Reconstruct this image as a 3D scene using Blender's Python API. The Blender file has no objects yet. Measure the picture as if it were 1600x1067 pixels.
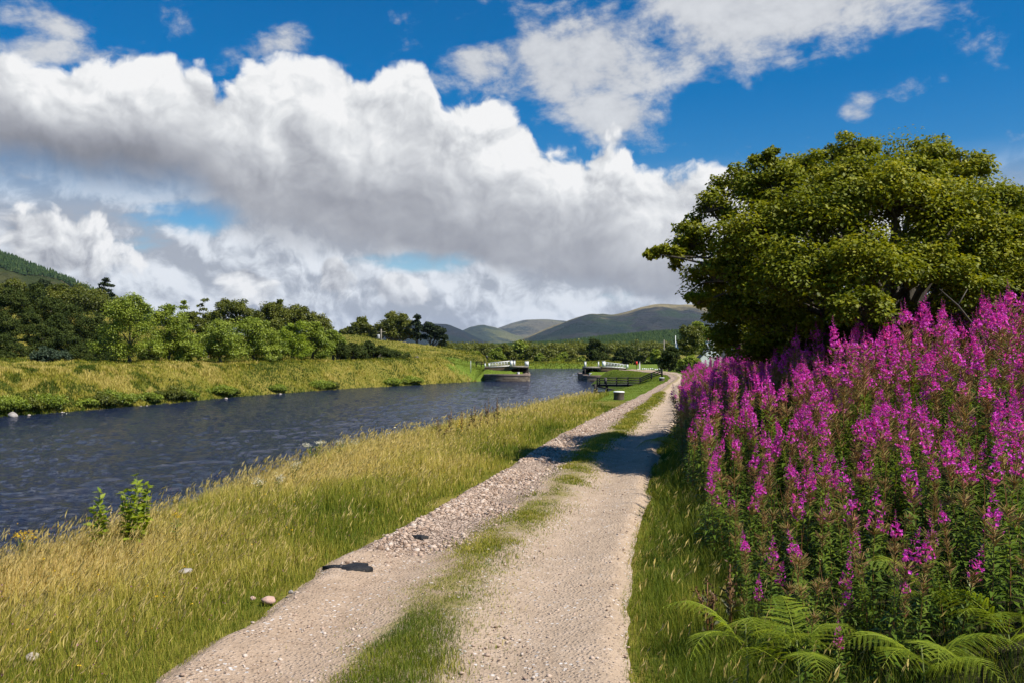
import bpy, math, random
import numpy as np
from mathutils import Vector
R = math.radians
C = bpy.context.scene.collection
SC = bpy.context.scene
rng = np.random.default_rng(7)
random.seed(7)
EYE, F, HZ = 1.8, 1400.0, 540.0     # eye height above the track, focal length and horizon row of a 1600 px wide frame

# ------------------------------------------------------------------ camera
cd = bpy.data.cameras.new('camera'); cam = bpy.data.objects.new('camera', cd); C.objects.link(cam)
cam.location = (0, 0, EYE); cam.rotation_euler = (R(90) + math.atan((HZ - 533.5)/F), 0, 0)
cd.sensor_fit = 'HORIZONTAL'; cd.sensor_width = 36; cd.lens = F/1600*36
cd.clip_start = 0.1; cd.clip_end = 40000
SC.camera = cam
SC.view_settings.view_transform = 'Standard'; SC.view_settings.look = 'None'
SC.view_settings.gamma = 1; SC.view_settings.exposure = 0.55

# ------------------------------------------------------------------ node helper
class S:
    """a socket with arithmetic"""
    def __init__(s, nb, sock): s.nb, s.k = nb, sock
    def __add__(a, b): return a.nb.m('ADD', a, b)
    __radd__ = __add__
    def __sub__(a, b): return a.nb.m('SUBTRACT', a, b)
    def __rsub__(a, b): return a.nb.m('SUBTRACT', b, a)
    def __mul__(a, b): return a.nb.m('MULTIPLY', a, b)
    __rmul__ = __mul__
    def __truediv__(a, b): return a.nb.m('DIVIDE', a, b)
    def mx(a, b): return a.nb.m('MAXIMUM', a, b)
    def mn(a, b): return a.nb.m('MINIMUM', a, b)
class NB:
    def __init__(s, tree): s.t = tree; s.t.nodes.clear()
    def new(s, ty, **kw):
        n = s.t.nodes.new(ty)
        for k, v in kw.items(): setattr(n, k, v)
        return n
    def put(s, inp, v):
        if isinstance(v, S): s.t.links.new(v.k, inp)
        elif v is not None:
            if hasattr(inp.default_value, '__len__') and not isinstance(v, (int, float)):
                n = len(inp.default_value); v = tuple(v)
                if len(v) < n: v = v + (1,)*(n - len(v))
            inp.default_value = v
    def o(s, n, k=0): return S(s, n.outputs[k])
    def m(s, op, a, b=None, c=None, clamp=False):
        n = s.new('ShaderNodeMath', operation=op, use_clamp=clamp)
        for i, v in enumerate((a, b, c)):
            if v is not None: s.put(n.inputs[i], v)
        return s.o(n)
    def xyz(s, x, y, z):
        n = s.new('ShaderNodeCombineXYZ')
        for i, v in enumerate((x, y, z)): s.put(n.inputs[i], v)
        return s.o(n)
    def sep(s, v):
        n = s.new('ShaderNodeSeparateXYZ'); s.put(n.inputs[0], v)
        return s.o(n, 0), s.o(n, 1), s.o(n, 2)
    def vm(s, op, a, b=None):
        n = s.new('ShaderNodeVectorMath', operation=op); s.put(n.inputs[0], a)
        if b is not None: s.put(n.inputs[1], b)
        return s.o(n)
    def noise(s, vec, scale, detail=4, rough=0.5, dist=0.0, col=False, dim='3D'):
        n = s.new('ShaderNodeTexNoise', noise_dimensions=dim); s.put(n.inputs['Vector'], vec); s.put(n.inputs['Scale'], scale)
        n.inputs['Detail'].default_value = detail; n.inputs['Roughness'].default_value = rough
        n.inputs['Distortion'].default_value = dist
        return s.o(n, 'Color' if col else 'Fac')
    def voro(s, vec, scale, feature='F1', detail=0, out='Distance', smooth=None, rnd=1.0, dim='3D'):
        n = s.new('ShaderNodeTexVoronoi', feature=feature, voronoi_dimensions=dim); s.put(n.inputs['Vector'], vec)
        n.inputs['Scale'].default_value = scale
        if 'Detail' in n.inputs: n.inputs['Detail'].default_value = detail
        if smooth is not None and 'Smoothness' in n.inputs: n.inputs['Smoothness'].default_value = smooth
        n.inputs['Randomness'].default_value = rnd
        return s.o(n, out)
    def ss(s, a, lo, hi, o0=0.0, o1=1.0, smooth=True):
        n = s.new('ShaderNodeMapRange', interpolation_type='SMOOTHSTEP' if smooth else 'LINEAR')
        n.clamp = True
        for i, v in enumerate((a, lo, hi, o0, o1)): s.put(n.inputs[i], v)
        return s.o(n)
    def mix(s, f, a, b, mode='MIX'):
        n = s.new('ShaderNodeMix', data_type='RGBA', blend_type=mode)
        s.put(n.inputs[0], f); s.put(n.inputs[6], a); s.put(n.inputs[7], b)
        return s.o(n, 2)
    def mixf(s, f, a, b):
        n = s.new('ShaderNodeMix', data_type='FLOAT')
        s.put(n.inputs[0], f); s.put(n.inputs[2], a); s.put(n.inputs[3], b)
        return s.o(n, 0)
    def ramp(s, f, stops):
        n = s.new('ShaderNodeValToRGB'); e = n.color_ramp.elements
        while len(e) < len(stops): e.new(0.5)
        for q, (p, c) in zip(e, stops):
            q.position = p; q.color = tuple(c) + (1,) if hasattr(c, '__len__') else (c, c, c, 1)
        s.put(n.inputs[0], f)
        return s.o(n)
    def curve(s, x, pts):
        n = s.new('ShaderNodeFloatCurve'); c = n.mapping.curves[0]
        while len(c.points) < len(pts): c.points.new(0.5, 0.5)
        for q, (a, b) in zip(c.points, pts): q.location = (a, b); q.handle_type = 'AUTO'
        n.mapping.use_clip = False; n.mapping.update()
        s.put(n.inputs['Value'], x)
        return s.o(n)
    def bump(s, h, dist, strength=1.0, normal=None):
        n = s.new('ShaderNodeBump'); n.inputs['Strength'].default_value = strength
        n.inputs['Distance'].default_value = dist; s.put(n.inputs['Height'], h)
        if normal is not None: s.put(n.inputs['Normal'], normal)
        return s.o(n)

# ------------------------------------------------------------------ sun and sky
SUN_EL = R(52); sun_to = Vector((0.88*math.cos(SUN_EL), -0.475*math.cos(SUN_EL), math.sin(SUN_EL)))
sd = bpy.data.lights.new('sun', 'SUN'); sun = bpy.data.objects.new('sun', sd); C.objects.link(sun)
sun.rotation_euler = (-sun_to).to_track_quat('-Z', 'Y').to_euler()
sd.energy = 5.0; sd.angle = R(0.53); sd.color = (1.0, 0.94, 0.84)

W = bpy.data.worlds.new('World'); SC.world = W; W.use_nodes = True
def build_sky():
    nb = NB(W.node_tree)
    tc = nb.new('ShaderNodeTexCoord')
    x, y, z = nb.sep(nb.o(tc, 'Generated'))
    u = nb.m('ARCTAN2', x, y)*10.0
    v = z/nb.m('SQRT', x*x + y*y + 1e-5)*10.0
    def uv(px, py):
        a = math.atan((px - 800)/1400); return a*10, (540 - py)/140*math.cos(a)
    cu = nb.m('MULTIPLY_ADD', u, 1/16.0, 0.5)
    def edge(pts):      # outline of a cloud bank in azimuth / elevation
        q = [((uv(*p)[0])/16 + 0.5, (uv(*p)[1] + 1)/6) for p in pts]
        q = [(0.0, q[0][1])] + q + [(1.0, q[-1][1])]
        return nb.curve(cu, q)*6.0 - 1.0
    P = nb.xyz(u, v, 0.0)
    def sh(du, dv, dz=0.0, su=1.0, sv=1.0): return nb.xyz(u*su + du, v*sv + dv, dz)
    # blue of a clear northern afternoon
    sky = nb.new('ShaderNodeTexSky', sky_type='NISHITA')
    sky.sun_disc = False; sky.sun_elevation = SUN_EL; sky.sun_rotation = math.atan2(sun_to.x, sun_to.y)
    sky.altitude = 0; sky.air_density = 1.0; sky.dust_density = 0.35; sky.ozone_density = 2.2
    hs = nb.new('ShaderNodeHueSaturation'); hs.inputs['Saturation'].default_value = 1.62; hs.inputs['Value'].default_value = 1.16
    hs.inputs['Hue'].default_value = 0.497
    nb.put(hs.inputs['Color'], nb.o(sky))
    blue = nb.mix(1.0, nb.o(hs), (0.74, 0.885, 1.0), 'MULTIPLY')
    # shared noises
    warp = nb.noise(P, 0.9, 4, 0.55, col=True, dim='2D')
    Pw = nb.vm('ADD', P, nb.vm('SCALE', nb.vm('SUBTRACT', warp, (0.5, 0.5, 0.5))))
    Pw.k.node.inputs[1].links[0].from_node.inputs['Scale'].default_value = 0.55
    big = nb.noise(sh(3.1, 1.7), 0.8, 9, 0.56, dim='2D') - 0.5
    puff = 0.55 - nb.voro(Pw, 1.25, 'SMOOTH_F1', 3.0, smooth=0.25, dim='2D')
    puff2 = 0.55 - nb.voro(nb.vm('ADD', Pw, (0.13, 0.20, 0.0)), 1.25, 'SMOOTH_F1', 3.0, smooth=0.25, dim='2D')
    fine = nb.noise(Pw, 3.2, 7, 0.6, dim='2D') - 0.5
    fine2 = nb.noise(nb.vm('ADD', Pw, (0.05, 0.08, 0.0)), 3.2, 7, 0.6, dim='2D') - 0.5
    relief = (puff - puff2)*0.85 + (fine - fine2)*1.0
    # --- high broken cloud (upper right), wisps upper left
    def blob(px, py, rx, ry, rot=0.0):
        a, b = uv(px, py); cx, sx = math.cos(rot), math.sin(rot)
        p = (u - a)*(cx*140/rx) + (v - b)*(sx*140/rx); q = (v - b)*(cx*140/ry) - (u - a)*(sx*140/ry)
        return nb.m('SQRT', p*p + q*q)
    wisp = nb.noise(nb.xyz(u*0.8 + v*0.35, v*1.2 - u*0.26, 4.0), 1.55, 9, 0.62, 0.12, dim='2D')
    body = nb.ss(blob(900, 95, 215, 120, -0.1), 1.15, 0.15).mx(nb.ss(blob(1235, -10, 270, 105, 0.12), 1.25, 0.25)*1.15)
    body = body.mx(nb.ss(blob(950, 175, 120, 62, -0.35), 1.2, 0.2)*0.9).mx(nb.ss(blob(1337, 172, 40, 26, 0.5), 1.3, 0.2)*0.62)
    body = body.mx(nb.ss(blob(760, 95, 75, 48), 1.2, 0.2)*0.95).mx(nb.ss(blob(430, 65, 95, 38, 0.45), 1.3, 0.1)*0.62)
    body = body.mx(nb.ss(blob(60, 30, 120, 36, -0.2), 1.3, 0.1)*0.62).mx(nb.ss(blob(130, 85, 150, 30), 1.3, 0.1)*0.6)
    body = body.mx(nb.ss(blob(1120, 60, 190, 80), 1.3, 0.3)*0.75)
    hi_d = body*0.85 + (wisp - 0.5)*1.9
    hi_a = nb.ss(hi_d, 0.16, 0.80)
    hi_b = nb.ss(wisp*0.55 + hi_d*0.35 + fine*0.25, 0.15, 0.85, 0.55, 0.80)
    # --- main cumulus band
    T = edge([(-250, 60), (0, 62), (60, 98), (130, 98), (230, 78), (320, 78), (348, 118), (400, 98), (520, 82), (560, 108), (620, 84), (660, 92),
              (690, 138), (760, 165), (825, 185), (850, 235), (930, 230), (965, 232), (1000, 262), (1060, 258), (1120, 272), (1250, 310), (1500, 290), (1640, 290)])
    B = edge([(-250, 255), (0, 262), (150, 285), (300, 292), (350, 330), (420, 375), (520, 388), (620, 396), (720, 412), (820, 432), (920, 446), (1020, 462),
              (1150, 475), (1300, 440), (1640, 390)])
    dT = T - v + big*0.55 + puff*0.48 + fine*0.36 + 0.15
    dB = v - B + big*0.35 + fine*0.18
    ma = nb.m('MULTIPLY', nb.ss(dT, 0.0, 0.18), nb.ss(nb.m('ABSOLUTE', u), 13.0, 9.0))*nb.ss(dB, nb.ss(u, -3.0, -1.0, -0.35, -0.10), nb.ss(u, -3.0, -1.0, 0.35, 0.16))
    # a hole of blue near the middle
    h = (v - B)/(T - B).mx(0.3)
    hb = h + big*0.30 + (puff*0.14)
    mb = nb.ramp(hb, [(0.0, 0.40), (0.18, 0.45), (0.36, 0.60), (0.54, 0.78), (0.72, 0.89), (1.0, 0.95)])
    left = nb.ss(blob(60, 240, 300, 70), 1.15, 0.2)          # the heavy grey belly at the left
    mb = mb*nb.m('SUBTRACT', 1.0, left*0.36)
    soft = nb.ss(h, 0.1, 0.8, 0.25, 0.8)
    mb = mb*nb.m('MULTIPLY_ADD', relief, soft*0.75, 1.0) + fine*0.05
    # --- low cloud above the horizon
    low_n = nb.noise(sh(11.0, 5.0, 0.0, 0.55, 1.7), 0.8, 8, 0.55, 0.3, dim='2D')
    low_p = 0.5 - nb.voro(nb.xyz(u*0.8 + 9.0 + fine*0.2, v*1.5 + big*0.8, 2.0), 1.0, 'SMOOTH_F1', 1.0, smooth=0.5, dim='2D')
    low_p2 = 0.5 - nb.voro(nb.xyz(u*0.8 + 9.06 + fine*0.2, v*1.5 + big*0.8 + 0.25, 2.0), 1.0, 'SMOOTH_F1', 1.0, smooth=0.5, dim='2D')
    cover = nb.ss(v, 2.1, 1.2)*nb.ss(nb.m('ABSOLUTE', u), 13.0, 9.0)
    gaps = nb.ss(blob(310, 330, 150, 42), 1.25, 0.2).mx(nb.ss(blob(640, 408, 110, 24), 1.25, 0.2)).mx(nb.ss(blob(1000, 468, 100, 26), 1.3, 0.2))
    gaps = gaps.mx(nb.ss(u, 3.0, 4.5)*0.5)
    ld = low_n*1.1 + low_p*0.25 + fine*0.4 + 0.26 - gaps*0.42
    la = nb.ss(ld, 0.22, 0.62)*cover
    lb = nb.ss(low_n*0.8 + (low_p - low_p2)*1.1 + fine*0.55 + (fine - fine2)*1.3, 0.02, 0.92, 0.47, 0.94)
    # two bright heaps standing in it
    def heap(px, py, rx, ry, seed):
        d = 0.85 - blob(px, py, rx, ry) + big*0.9 + puff*0.6 + fine*0.5
        return nb.ss(d, 0.02, 0.22)
    ha = heap(85, 385, 150, 78, 0).mx(heap(385, 445, 84, 56, 1)).mx(heap(520, 435, 44, 50, 2)).mx(heap(640, 455, 62, 34, 2)*0.7)
    hbri = nb.m('MULTIPLY_ADD', relief, 0.9, 0.80) + (v - 0.8)*0.10 + big*0.25
    # horizon milkiness
    hzn = nb.ss(v, 1.6, 0.0)
    def tone(b, warm=0.0):       # neutral white, very slightly blue in the grey
        return nb.ramp(b, [(0.0, (0.0, 0.0, 0.01)), (0.35, (0.325, 0.335, 0.375)), (0.6, (0.575, 0.59, 0.625)), (0.85, (0.83, 0.845, 0.86)), (1.0, (0.985, 0.985, 0.985))])
    K = 10.4      # cloud radiance on the scale of the sky texture
    c = nb.mix(hzn*0.7, blue, (0.52*K, 0.70*K, 0.86*K))
    def over(c, a, b, tint=None):
        n = nb.vm('SCALE', nb.mix(1.0, tone(b), tint, 'MULTIPLY') if tint else tone(b)); n.k.node.inputs['Scale'].default_value = K
        return nb.mix(nb.m('MULTIPLY', a, 1.0, clamp=True), c, n)
    c = over(c, hi_a*0.93, hi_b)
    c = over(c, la*0.95, lb, (0.97, 0.99, 1.03))
    c = over(c, ha, hbri)
    c = over(c, ma, mb)
    bg = nb.new('ShaderNodeBackground'); bg.inputs['Strength'].default_value = 0.062
    nb.put(bg.inputs['Color'], c)
    out = nb.new('ShaderNodeOutputWorld'); nb.t.links.new(bg.outputs[0], out.inputs[0])
build_sky()
W.cycles.sampling_method = 'MANUAL'; W.cycles.sample_map_resolution = 512

# ------------------------------------------------------------------ mesh and scene helpers
def pt(px, py, d): return Vector(((px - 800)/F*d, d, EYE - (py - HZ)/F*d))
def gp(px, py, z=0.0):
    d = (EYE - z)*F/(py - HZ); return ((px - 800)/F*d, d)
def tag(o, label=None, cat=None, group=None, kind=None):
    if label: o['label'] = label
    if cat: o['category'] = cat
    if group: o['group'] = group
    if kind: o['kind'] = kind
    return o
def link(name, me, mat=None, parent=None):
    o = bpy.data.objects.new(name, me); C.objects.link(o)
    if mat is not None and me is not None and len(me.materials) == 0:
        for m_ in (mat if isinstance(mat, (list, tuple)) else [mat]): me.materials.append(m_)
    if parent is not None: o.parent = parent
    return o
def empty(name, loc, rz=0.0):
    o = bpy.data.objects.new(name, None); C.objects.link(o); o.location = loc; o.rotation_euler = (0, 0, rz)
    o.empty_display_size = 0.2
    return o
def copy_tree(o, parent=None):
    c = o.copy(); C.objects.link(c)
    if parent is not None: c.parent = parent
    for ch in o.children: copy_tree(ch, c)
    return c
def mesh_np(name, V, faces, attrs=None, smooth=False):
    """faces: list of int arrays (n,3) / (n,4); attrs: name -> per-vertex float"""
    V = np.asarray(V, np.float32).reshape(-1, 3)
    me = bpy.data.meshes.new(name)
    if not isinstance(faces, (list, tuple)): faces = [faces]
    faces = [np.asarray(f, np.int32) for f in faces if len(f)]
    me.vertices.add(len(V)); me.vertices.foreach_set('co', V.ravel())
    lp = np.concatenate([f.ravel() for f in faces]) if faces else np.zeros(0, np.int32)
    tot = np.concatenate([np.full(len(f), f.shape[1], np.int32) for f in faces]) if faces else np.zeros(0, np.int32)
    st = np.concatenate([[0], np.cumsum(tot)[:-1]]).astype(np.int32)
    me.loops.add(len(lp)); me.loops.foreach_set('vertex_index', lp)
    me.polygons.add(len(tot)); me.polygons.foreach_set('loop_start', st)
    if smooth: me.polygons.foreach_set('use_smooth', np.ones(len(tot), bool))
    for k, a in (attrs or {}).items():
        at = me.attributes.new(k, 'FLOAT', 'POINT'); at.data.foreach_set('value', np.asarray(a, np.float32).ravel())
    me.update(calc_edges=True); me.validate()
    return me
class MB:
    """collects boxes, tubes and prisms into one mesh"""
    def __init__(s): s.V, s.Q, s.T, s.n = [], [], [], 0
    def add(s, v, q=(), t=()):
        v = np.asarray(v, float).reshape(-1, 3); s.V.append(v)
        if len(q): s.Q.append(np.asarray(q, int).reshape(-1, 4) + s.n)
        if len(t): s.T.append(np.asarray(t, int).reshape(-1, 3) + s.n)
        s.n += len(v); return s
    def box(s, lo, hi):
        x0, y0, z0 = lo; x1, y1, z1 = hi
        return s.add([(x0,y0,z0),(x1,y0,z0),(x1,y1,z0),(x0,y1,z0),(x0,y0,z1),(x1,y0,z1),(x1,y1,z1),(x0,y1,z1)],
                     [(0,3,2,1),(4,5,6,7),(0,1,5,4),(1,2,6,5),(2,3,7,6),(3,0,4,7)])
    def bar(s, a, b, w, h):
        """a rectangular bar from a to b, w wide (horizontal), h high"""
        a, b = Vector(a), Vector(b); d = (b - a).normalized()
        up = Vector((0, 0, 1)) if abs(d.z) < 0.95 else Vector((0, 1, 0))
        sx = d.cross(up).normalized()*w/2; sy = sx.cross(d).normalized()*h/2
        v = [p + i*sx + j*sy for p in (a, b) for i, j in ((-1,-1),(1,-1),(1,1),(-1,1))]
        return s.add([tuple(q) for q in v], [(0,3,2,1),(4,5,6,7),(0,1,5,4),(1,2,6,5),(2,3,7,6),(3,0,4,7)])
    def tube(s, pts, rad, k=8, cap=True):
        pts = [Vector(p) for p in pts]; rad = list(rad) if hasattr(rad, '__len__') else [rad]*len(pts)
        vs, q = [], []
        ref = Vector((0.31, 0.87, 0.38)).normalized()
        for i, p in enumerate(pts):
            d = (pts[min(i+1, len(pts)-1)] - pts[max(i-1, 0)]).normalized()
            a = d.cross(ref)
            if a.length < 1e-3: a = d.cross(Vector((1, 0, 0)))
            a.normalize(); b = d.cross(a)
            for j in range(k):
                t = 2*math.pi*j/k; vs.append(tuple(p + (a*math.cos(t) + b*math.sin(t))*rad[i]))
        for i in range(len(pts)-1):
            for j in range(k): q.append((i*k+j, i*k+(j+1)%k, (i+1)*k+(j+1)%k, (i+1)*k+j))
        t = []
        if cap:
            vs.append(tuple(pts[0])); vs.append(tuple(pts[-1])); n = len(vs)
            for j in range(k):
                t.append((n-2, (j+1)%k, j)); t.append((n-1, (len(pts)-1)*k+j, (len(pts)-1)*k+(j+1)%k))
        return s.add(vs, q, t)
    def lathe(s, c, prof, k=24):
        """prof: (radius, z) from bottom to top"""
        vs, q, t = [], [], []
        for r, z in prof:
            for j in range(k): a = 2*math.pi*j/k; vs.append((c[0]+r*math.cos(a), c[1]+r*math.sin(a), c[2]+z))
        for i in range(len(prof)-1):
            for j in range(k): q.append((i*k+j, i*k+(j+1)%k, (i+1)*k+(j+1)%k, (i+1)*k+j))
        n = len(vs); vs.append((c[0], c[1], c[2]+prof[-1][1]))
        for j in range(k): t.append((n, (len(prof)-1)*k+j, (len(prof)-1)*k+(j+1)%k))
        return s.add(vs, q, t)
    def prism(s, poly, y0, y1):
        """poly in (x, z), extruded along y"""
        n = len(poly); v = [(x, y0, z) for x, z in poly] + [(x, y1, z) for x, z in poly]
        s.add(v, [(i, (i+1)%n, (i+1)%n+n, i+n) for i in range(n)])
        c0 = np.mean(poly, 0)
        s.add([(x, y0, z) for x, z in poly] + [(c0[0], y0, c0[1])], (), [(n, (i+1)%n, i) for i in range(n)])
        s.add([(x, y1, z) for x, z in poly] + [(c0[0], y1, c0[1])], (), [(n, i, (i+1)%n) for i in range(n)])
        return s
    def mesh(s, name, smooth=False, attrs=None):
        return mesh_np(name, np.concatenate(s.V), [np.concatenate(f) for f in (s.Q, s.T) if f], attrs, smooth)
    def build(s, name, mat, parent=None, smooth=False): return link(name, s.mesh(name, smooth), mat, parent)

def hash2(ix, iy, seed):
    h = (ix.astype(np.int64)*374761393 + iy.astype(np.int64)*668265263 + seed*974634777) & 0x7fffffff
    h = ((h ^ (h >> 13))*1274126177) & 0x7fffffff
    return ((h ^ (h >> 16)) & 0xffff)/65535.0
def vnoise(x, y, seed=0):
    x, y = np.asarray(x, float), np.asarray(y, float)
    ix, iy = np.floor(x), np.floor(y); fx, fy = x - ix, y - iy
    fx, fy = fx*fx*(3-2*fx), fy*fy*(3-2*fy)
    a, b = hash2(ix, iy, seed), hash2(ix+1, iy, seed); c, d = hash2(ix, iy+1, seed), hash2(ix+1, iy+1, seed)
    return (a*(1-fx)+b*fx)*(1-fy) + (c*(1-fx)+d*fx)*fy
def fbm(x, y, oct=4, seed=0, gain=0.5):
    s, a, t = 0.0, 1.0, 0.0
    for o in range(oct):
        s = s + a*vnoise(x*2**o, y*2**o, seed+o*17); t += a; a *= gain
    return s/t
def sst(x, a, b):
    t = np.clip((x-a)/(b-a), 0, 1); return t*t*(3-2*t)

# ------------------------------------------------------------------ materials
def material(name):
    m = bpy.data.materials.new(name); m.use_nodes = True; nb = NB(m.node_tree)
    p = nb.new('ShaderNodeBsdfPrincipled'); out = nb.new('ShaderNodeOutputMaterial')
    nb.t.links.new(p.outputs[0], out.inputs[0])
    return m, nb, p, out
def attr(nb, name): return nb.o(nb.new('ShaderNodeAttribute', attribute_name=name), 'Fac')
def objco(nb): return nb.o(nb.new('ShaderNodeTexCoord'), 'Object')
def leafy(name, stops, transl=0.35, rough=0.5, spec=0.35):
    """foliage: colour runs with the leaf's own tint, thin leaves let light through"""
    m, nb, p, out = material(name)
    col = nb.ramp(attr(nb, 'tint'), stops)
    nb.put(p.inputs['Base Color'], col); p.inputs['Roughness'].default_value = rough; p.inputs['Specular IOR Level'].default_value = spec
    tr = nb.new('ShaderNodeBsdfTranslucent'); nb.put(tr.inputs['Color'], nb.mix(1.0, col, (1.25, 1.2, 0.55), 'MULTIPLY'))
    mx = nb.new('ShaderNodeMixShader'); mx.inputs[0].default_value = transl
    nb.t.links.new(p.outputs[0], mx.inputs[1]); nb.t.links.new(tr.outputs[0], mx.inputs[2]); nb.t.links.new(mx.outputs[0], out.inputs[0])
    return m
def rough_mat(name, c0, c1, scale=6.0, rough=0.85, bump=0.0, bscale=None, detail=6, stretch=(1, 1, 1), spec=0.3, c2=None):
    m, nb, p, out = material(name)
    co = nb.vm('MULTIPLY', objco(nb), stretch)
    n = nb.noise(co, scale, detail, 0.6)
    stops = [(0.3, c0), (0.7, c1)] if c2 is None else [(0.28, c0), (0.5, c1), (0.7, c2)]
    nb.put(p.inputs['Base Color'], nb.ramp(n, stops)); p.inputs['Roughness'].default_value = rough
    p.inputs['Specular IOR Level'].default_value = spec
    if bump: nb.put(p.inputs['Normal'], nb.bump(nb.noise(co, bscale or scale*3, 6, 0.6), bump))
    return m
def stone_wall(name, w, h, cols, mortar):
    """squared rubble in courses"""
    m, nb, p, out = material(name)
    x, y, z = nb.sep(objco(nb))
    wob = nb.noise(objco(nb), 2.0, 3)*0.12
    vec = nb.xyz(x + y*0.98 + wob, z + wob*0.5, 0.0)
    b = nb.new('ShaderNodeTexBrick'); nb.put(b.inputs['Vector'], vec); b.inputs['Scale'].default_value = 1.0
    b.inputs['Brick Width'].default_value = w; b.inputs['Row Height'].default_value = h
    b.inputs['Mortar Size'].default_value = h*0.09; b.inputs['Mortar Smooth'].default_value = 0.3
    b.inputs['Color1'].default_value = (0, 0, 0, 1); b.inputs['Color2'].default_value = (1, 1, 1, 1); b.inputs['Mortar'].default_value = (0.5, 0.5, 0.5, 1)
    c = nb.ramp(nb.o(b, 'Color'), cols)
    c = nb.mix(nb.noise(objco(nb), 9.0, 5), c, nb.mix(1.0, c, (0.55, 0.5, 0.42), 'MULTIPLY'))
    c = nb.mix(nb.o(b, 'Fac'), c, mortar)
    nb.put(p.inputs['Base Color'], c); p.inputs['Roughness'].default_value = 0.9
    nb.put(p.inputs['Normal'], nb.bump(nb.noise(objco(nb), 12.0, 5)*0.4 - nb.o(b, 'Fac'), 0.03))
    return m
M = {}
M['bark'] = rough_mat('bark', (0.035, 0.028, 0.02), (0.13, 0.115, 0.09), 5, 0.9, 0.02, stretch=(1, 1, 0.25))
M['white_paint'] = rough_mat('white_paint', (0.62, 0.63, 0.62), (0.82, 0.82, 0.80), 2.2, 0.5, 0.004)
M['black_wood'] = rough_mat('black_wood', (0.012, 0.011, 0.010), (0.045, 0.04, 0.035), 4, 0.75, 0.006, stretch=(1, 1, 1))
M['grey_wood'] = rough_mat('grey_wood', (0.13, 0.115, 0.09), (0.30, 0.27, 0.22), 4, 0.85, 0.006, stretch=(6, 6, 0.6))
M['iron'] = rough_mat('iron', (0.02, 0.02, 0.022), (0.07, 0.065, 0.06), 7, 0.6, 0.006)
M['rusty_iron'] = rough_mat('rusty_iron', (0.028, 0.023, 0.018), (0.075, 0.058, 0.042), 6, 0.8, 0.01, c2=(0.10, 0.085, 0.07))
M['red_plastic'] = rough_mat('red_plastic', (0.55, 0.02, 0.012), (0.70, 0.03, 0.02), 5, 0.4)
M['pit_shade_stone'] = rough_mat('pit_shade_stone', (0.010, 0.009, 0.008), (0.035, 0.03, 0.025), 5, 0.9, 0.02)  # near-black stone: the shade inside the bridge pit is painted in
M['slate'] = rough_mat('slate', (0.035, 0.036, 0.042), (0.09, 0.09, 0.10), 3, 0.7, 0.01)
M['clay'] = rough_mat('clay', (0.32, 0.09, 0.035), (0.45, 0.15, 0.06), 8, 0.8)
M['limewash'] = rough_mat('limewash', (0.60, 0.60, 0.57), (0.82, 0.82, 0.79), 3.5, 0.9, 0.02, c2=(0.86, 0.86, 0.84))
M['masonry'] = stone_wall('masonry', 0.44, 0.16, [(0.0, (0.10, 0.075, 0.055)), (0.5, (0.20, 0.165, 0.125)), (1.0, (0.33, 0.28, 0.21))], (0.21, 0.18, 0.14))
M['brown_masonry'] = stone_wall('brown_masonry', 0.5, 0.14, [(0.0, (0.085, 0.055, 0.035)), (0.5, (0.15, 0.10, 0.065)), (1.0, (0.24, 0.17, 0.11))], (0.13, 0.095, 0.07))
M['coping'] = rough_mat('coping', (0.13, 0.095, 0.08), (0.26, 0.20, 0.16), 3, 0.9, 0.01)
M['rock'] = rough_mat('rock', (0.16, 0.14, 0.12), (0.42, 0.36, 0.31), 7, 0.9, 0.02, c2=(0.5, 0.44, 0.39))
M['pink_rock'] = rough_mat('pink_rock', (0.36, 0.22, 0.17), (0.56, 0.41, 0.34), 9, 0.9, 0.01)
M['pale_rock'] = rough_mat('pale_rock', (0.20, 0.18, 0.16), (0.40, 0.37, 0.34), 9, 0.9, 0.01)
M['membrane'] = rough_mat('membrane', (0.006, 0.006, 0.007), (0.022, 0.022, 0.024), 20, 0.7, 0.01)
M['blue_paint'] = rough_mat('blue_paint', (0.02, 0.09, 0.35), (0.03, 0.12, 0.42), 4, 0.5)
M['steel'] = rough_mat('steel', (0.25, 0.26, 0.27), (0.42, 0.43, 0.44), 4, 0.45)

# ------------------------------------------------------------------ the lie of the land
# edges of the track read off in metres: (distance, left edge, right edge)
trk = np.array([(-12, -4.6, -1.9), (0, -2.75, .05), (4.78, -1.96, .68), (6.3, -1.68, .82), (7.57, -1.49, 1.02), (9.62, -.95, 1.40), (12.6, -.25, 1.95), (17.0, .68, 2.85),
                (21.5, 1.77, 3.75), (28.3, 3.55, 5.05), (38.8, 6.2, 7.0), (46, 7.9, 8.6), (52.5, 9.25, 10.1), (60, 10.4, 11.6), (68, 10.75, 12.6), (76, 10.2, 12.6), (90, 9.0, 12.5), (140, 9.0, 12.5)])
trk[:, 2] += np.where((trk[:, 0] > 20) & (trk[:, 0] < 60), 0.25, 0.0)
def xl(y): return np.interp(y, trk[:, 0], trk[:, 1])
def xr(y): return np.interp(y, trk[:, 0], trk[:, 2])
def zpath(y): return np.interp(y, [40, 90, 200], [0, -0.45, -0.6])
crest_w = lambda y: np.interp(y, [-10, 0, 7.6, 16, 22, 30, 38, 46, 50, 56, 62, 70, 80], [2.4, 2.4, 2.75, 3.5, 3.3, 2.7, 2.3, 1.85, 1.6, 1.15, .85, .75, 1.2])
QL, QR = (-2.6, 1.75, 88.6, 97.5), (7.1, 10.6, 88.6, 97.5)     # the two quays (x0, x1, y0, y1)
near_edge = [(float(xl(y) - crest_w(y) - 1.75), y) for y in (-30, -10, 0, 4, 8, 12, 16, 20, 25, 30, 36, 42, 50, 58, 66, 74, 82)]
near_edge = [(x, y) for x, y in near_edge]
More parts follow.
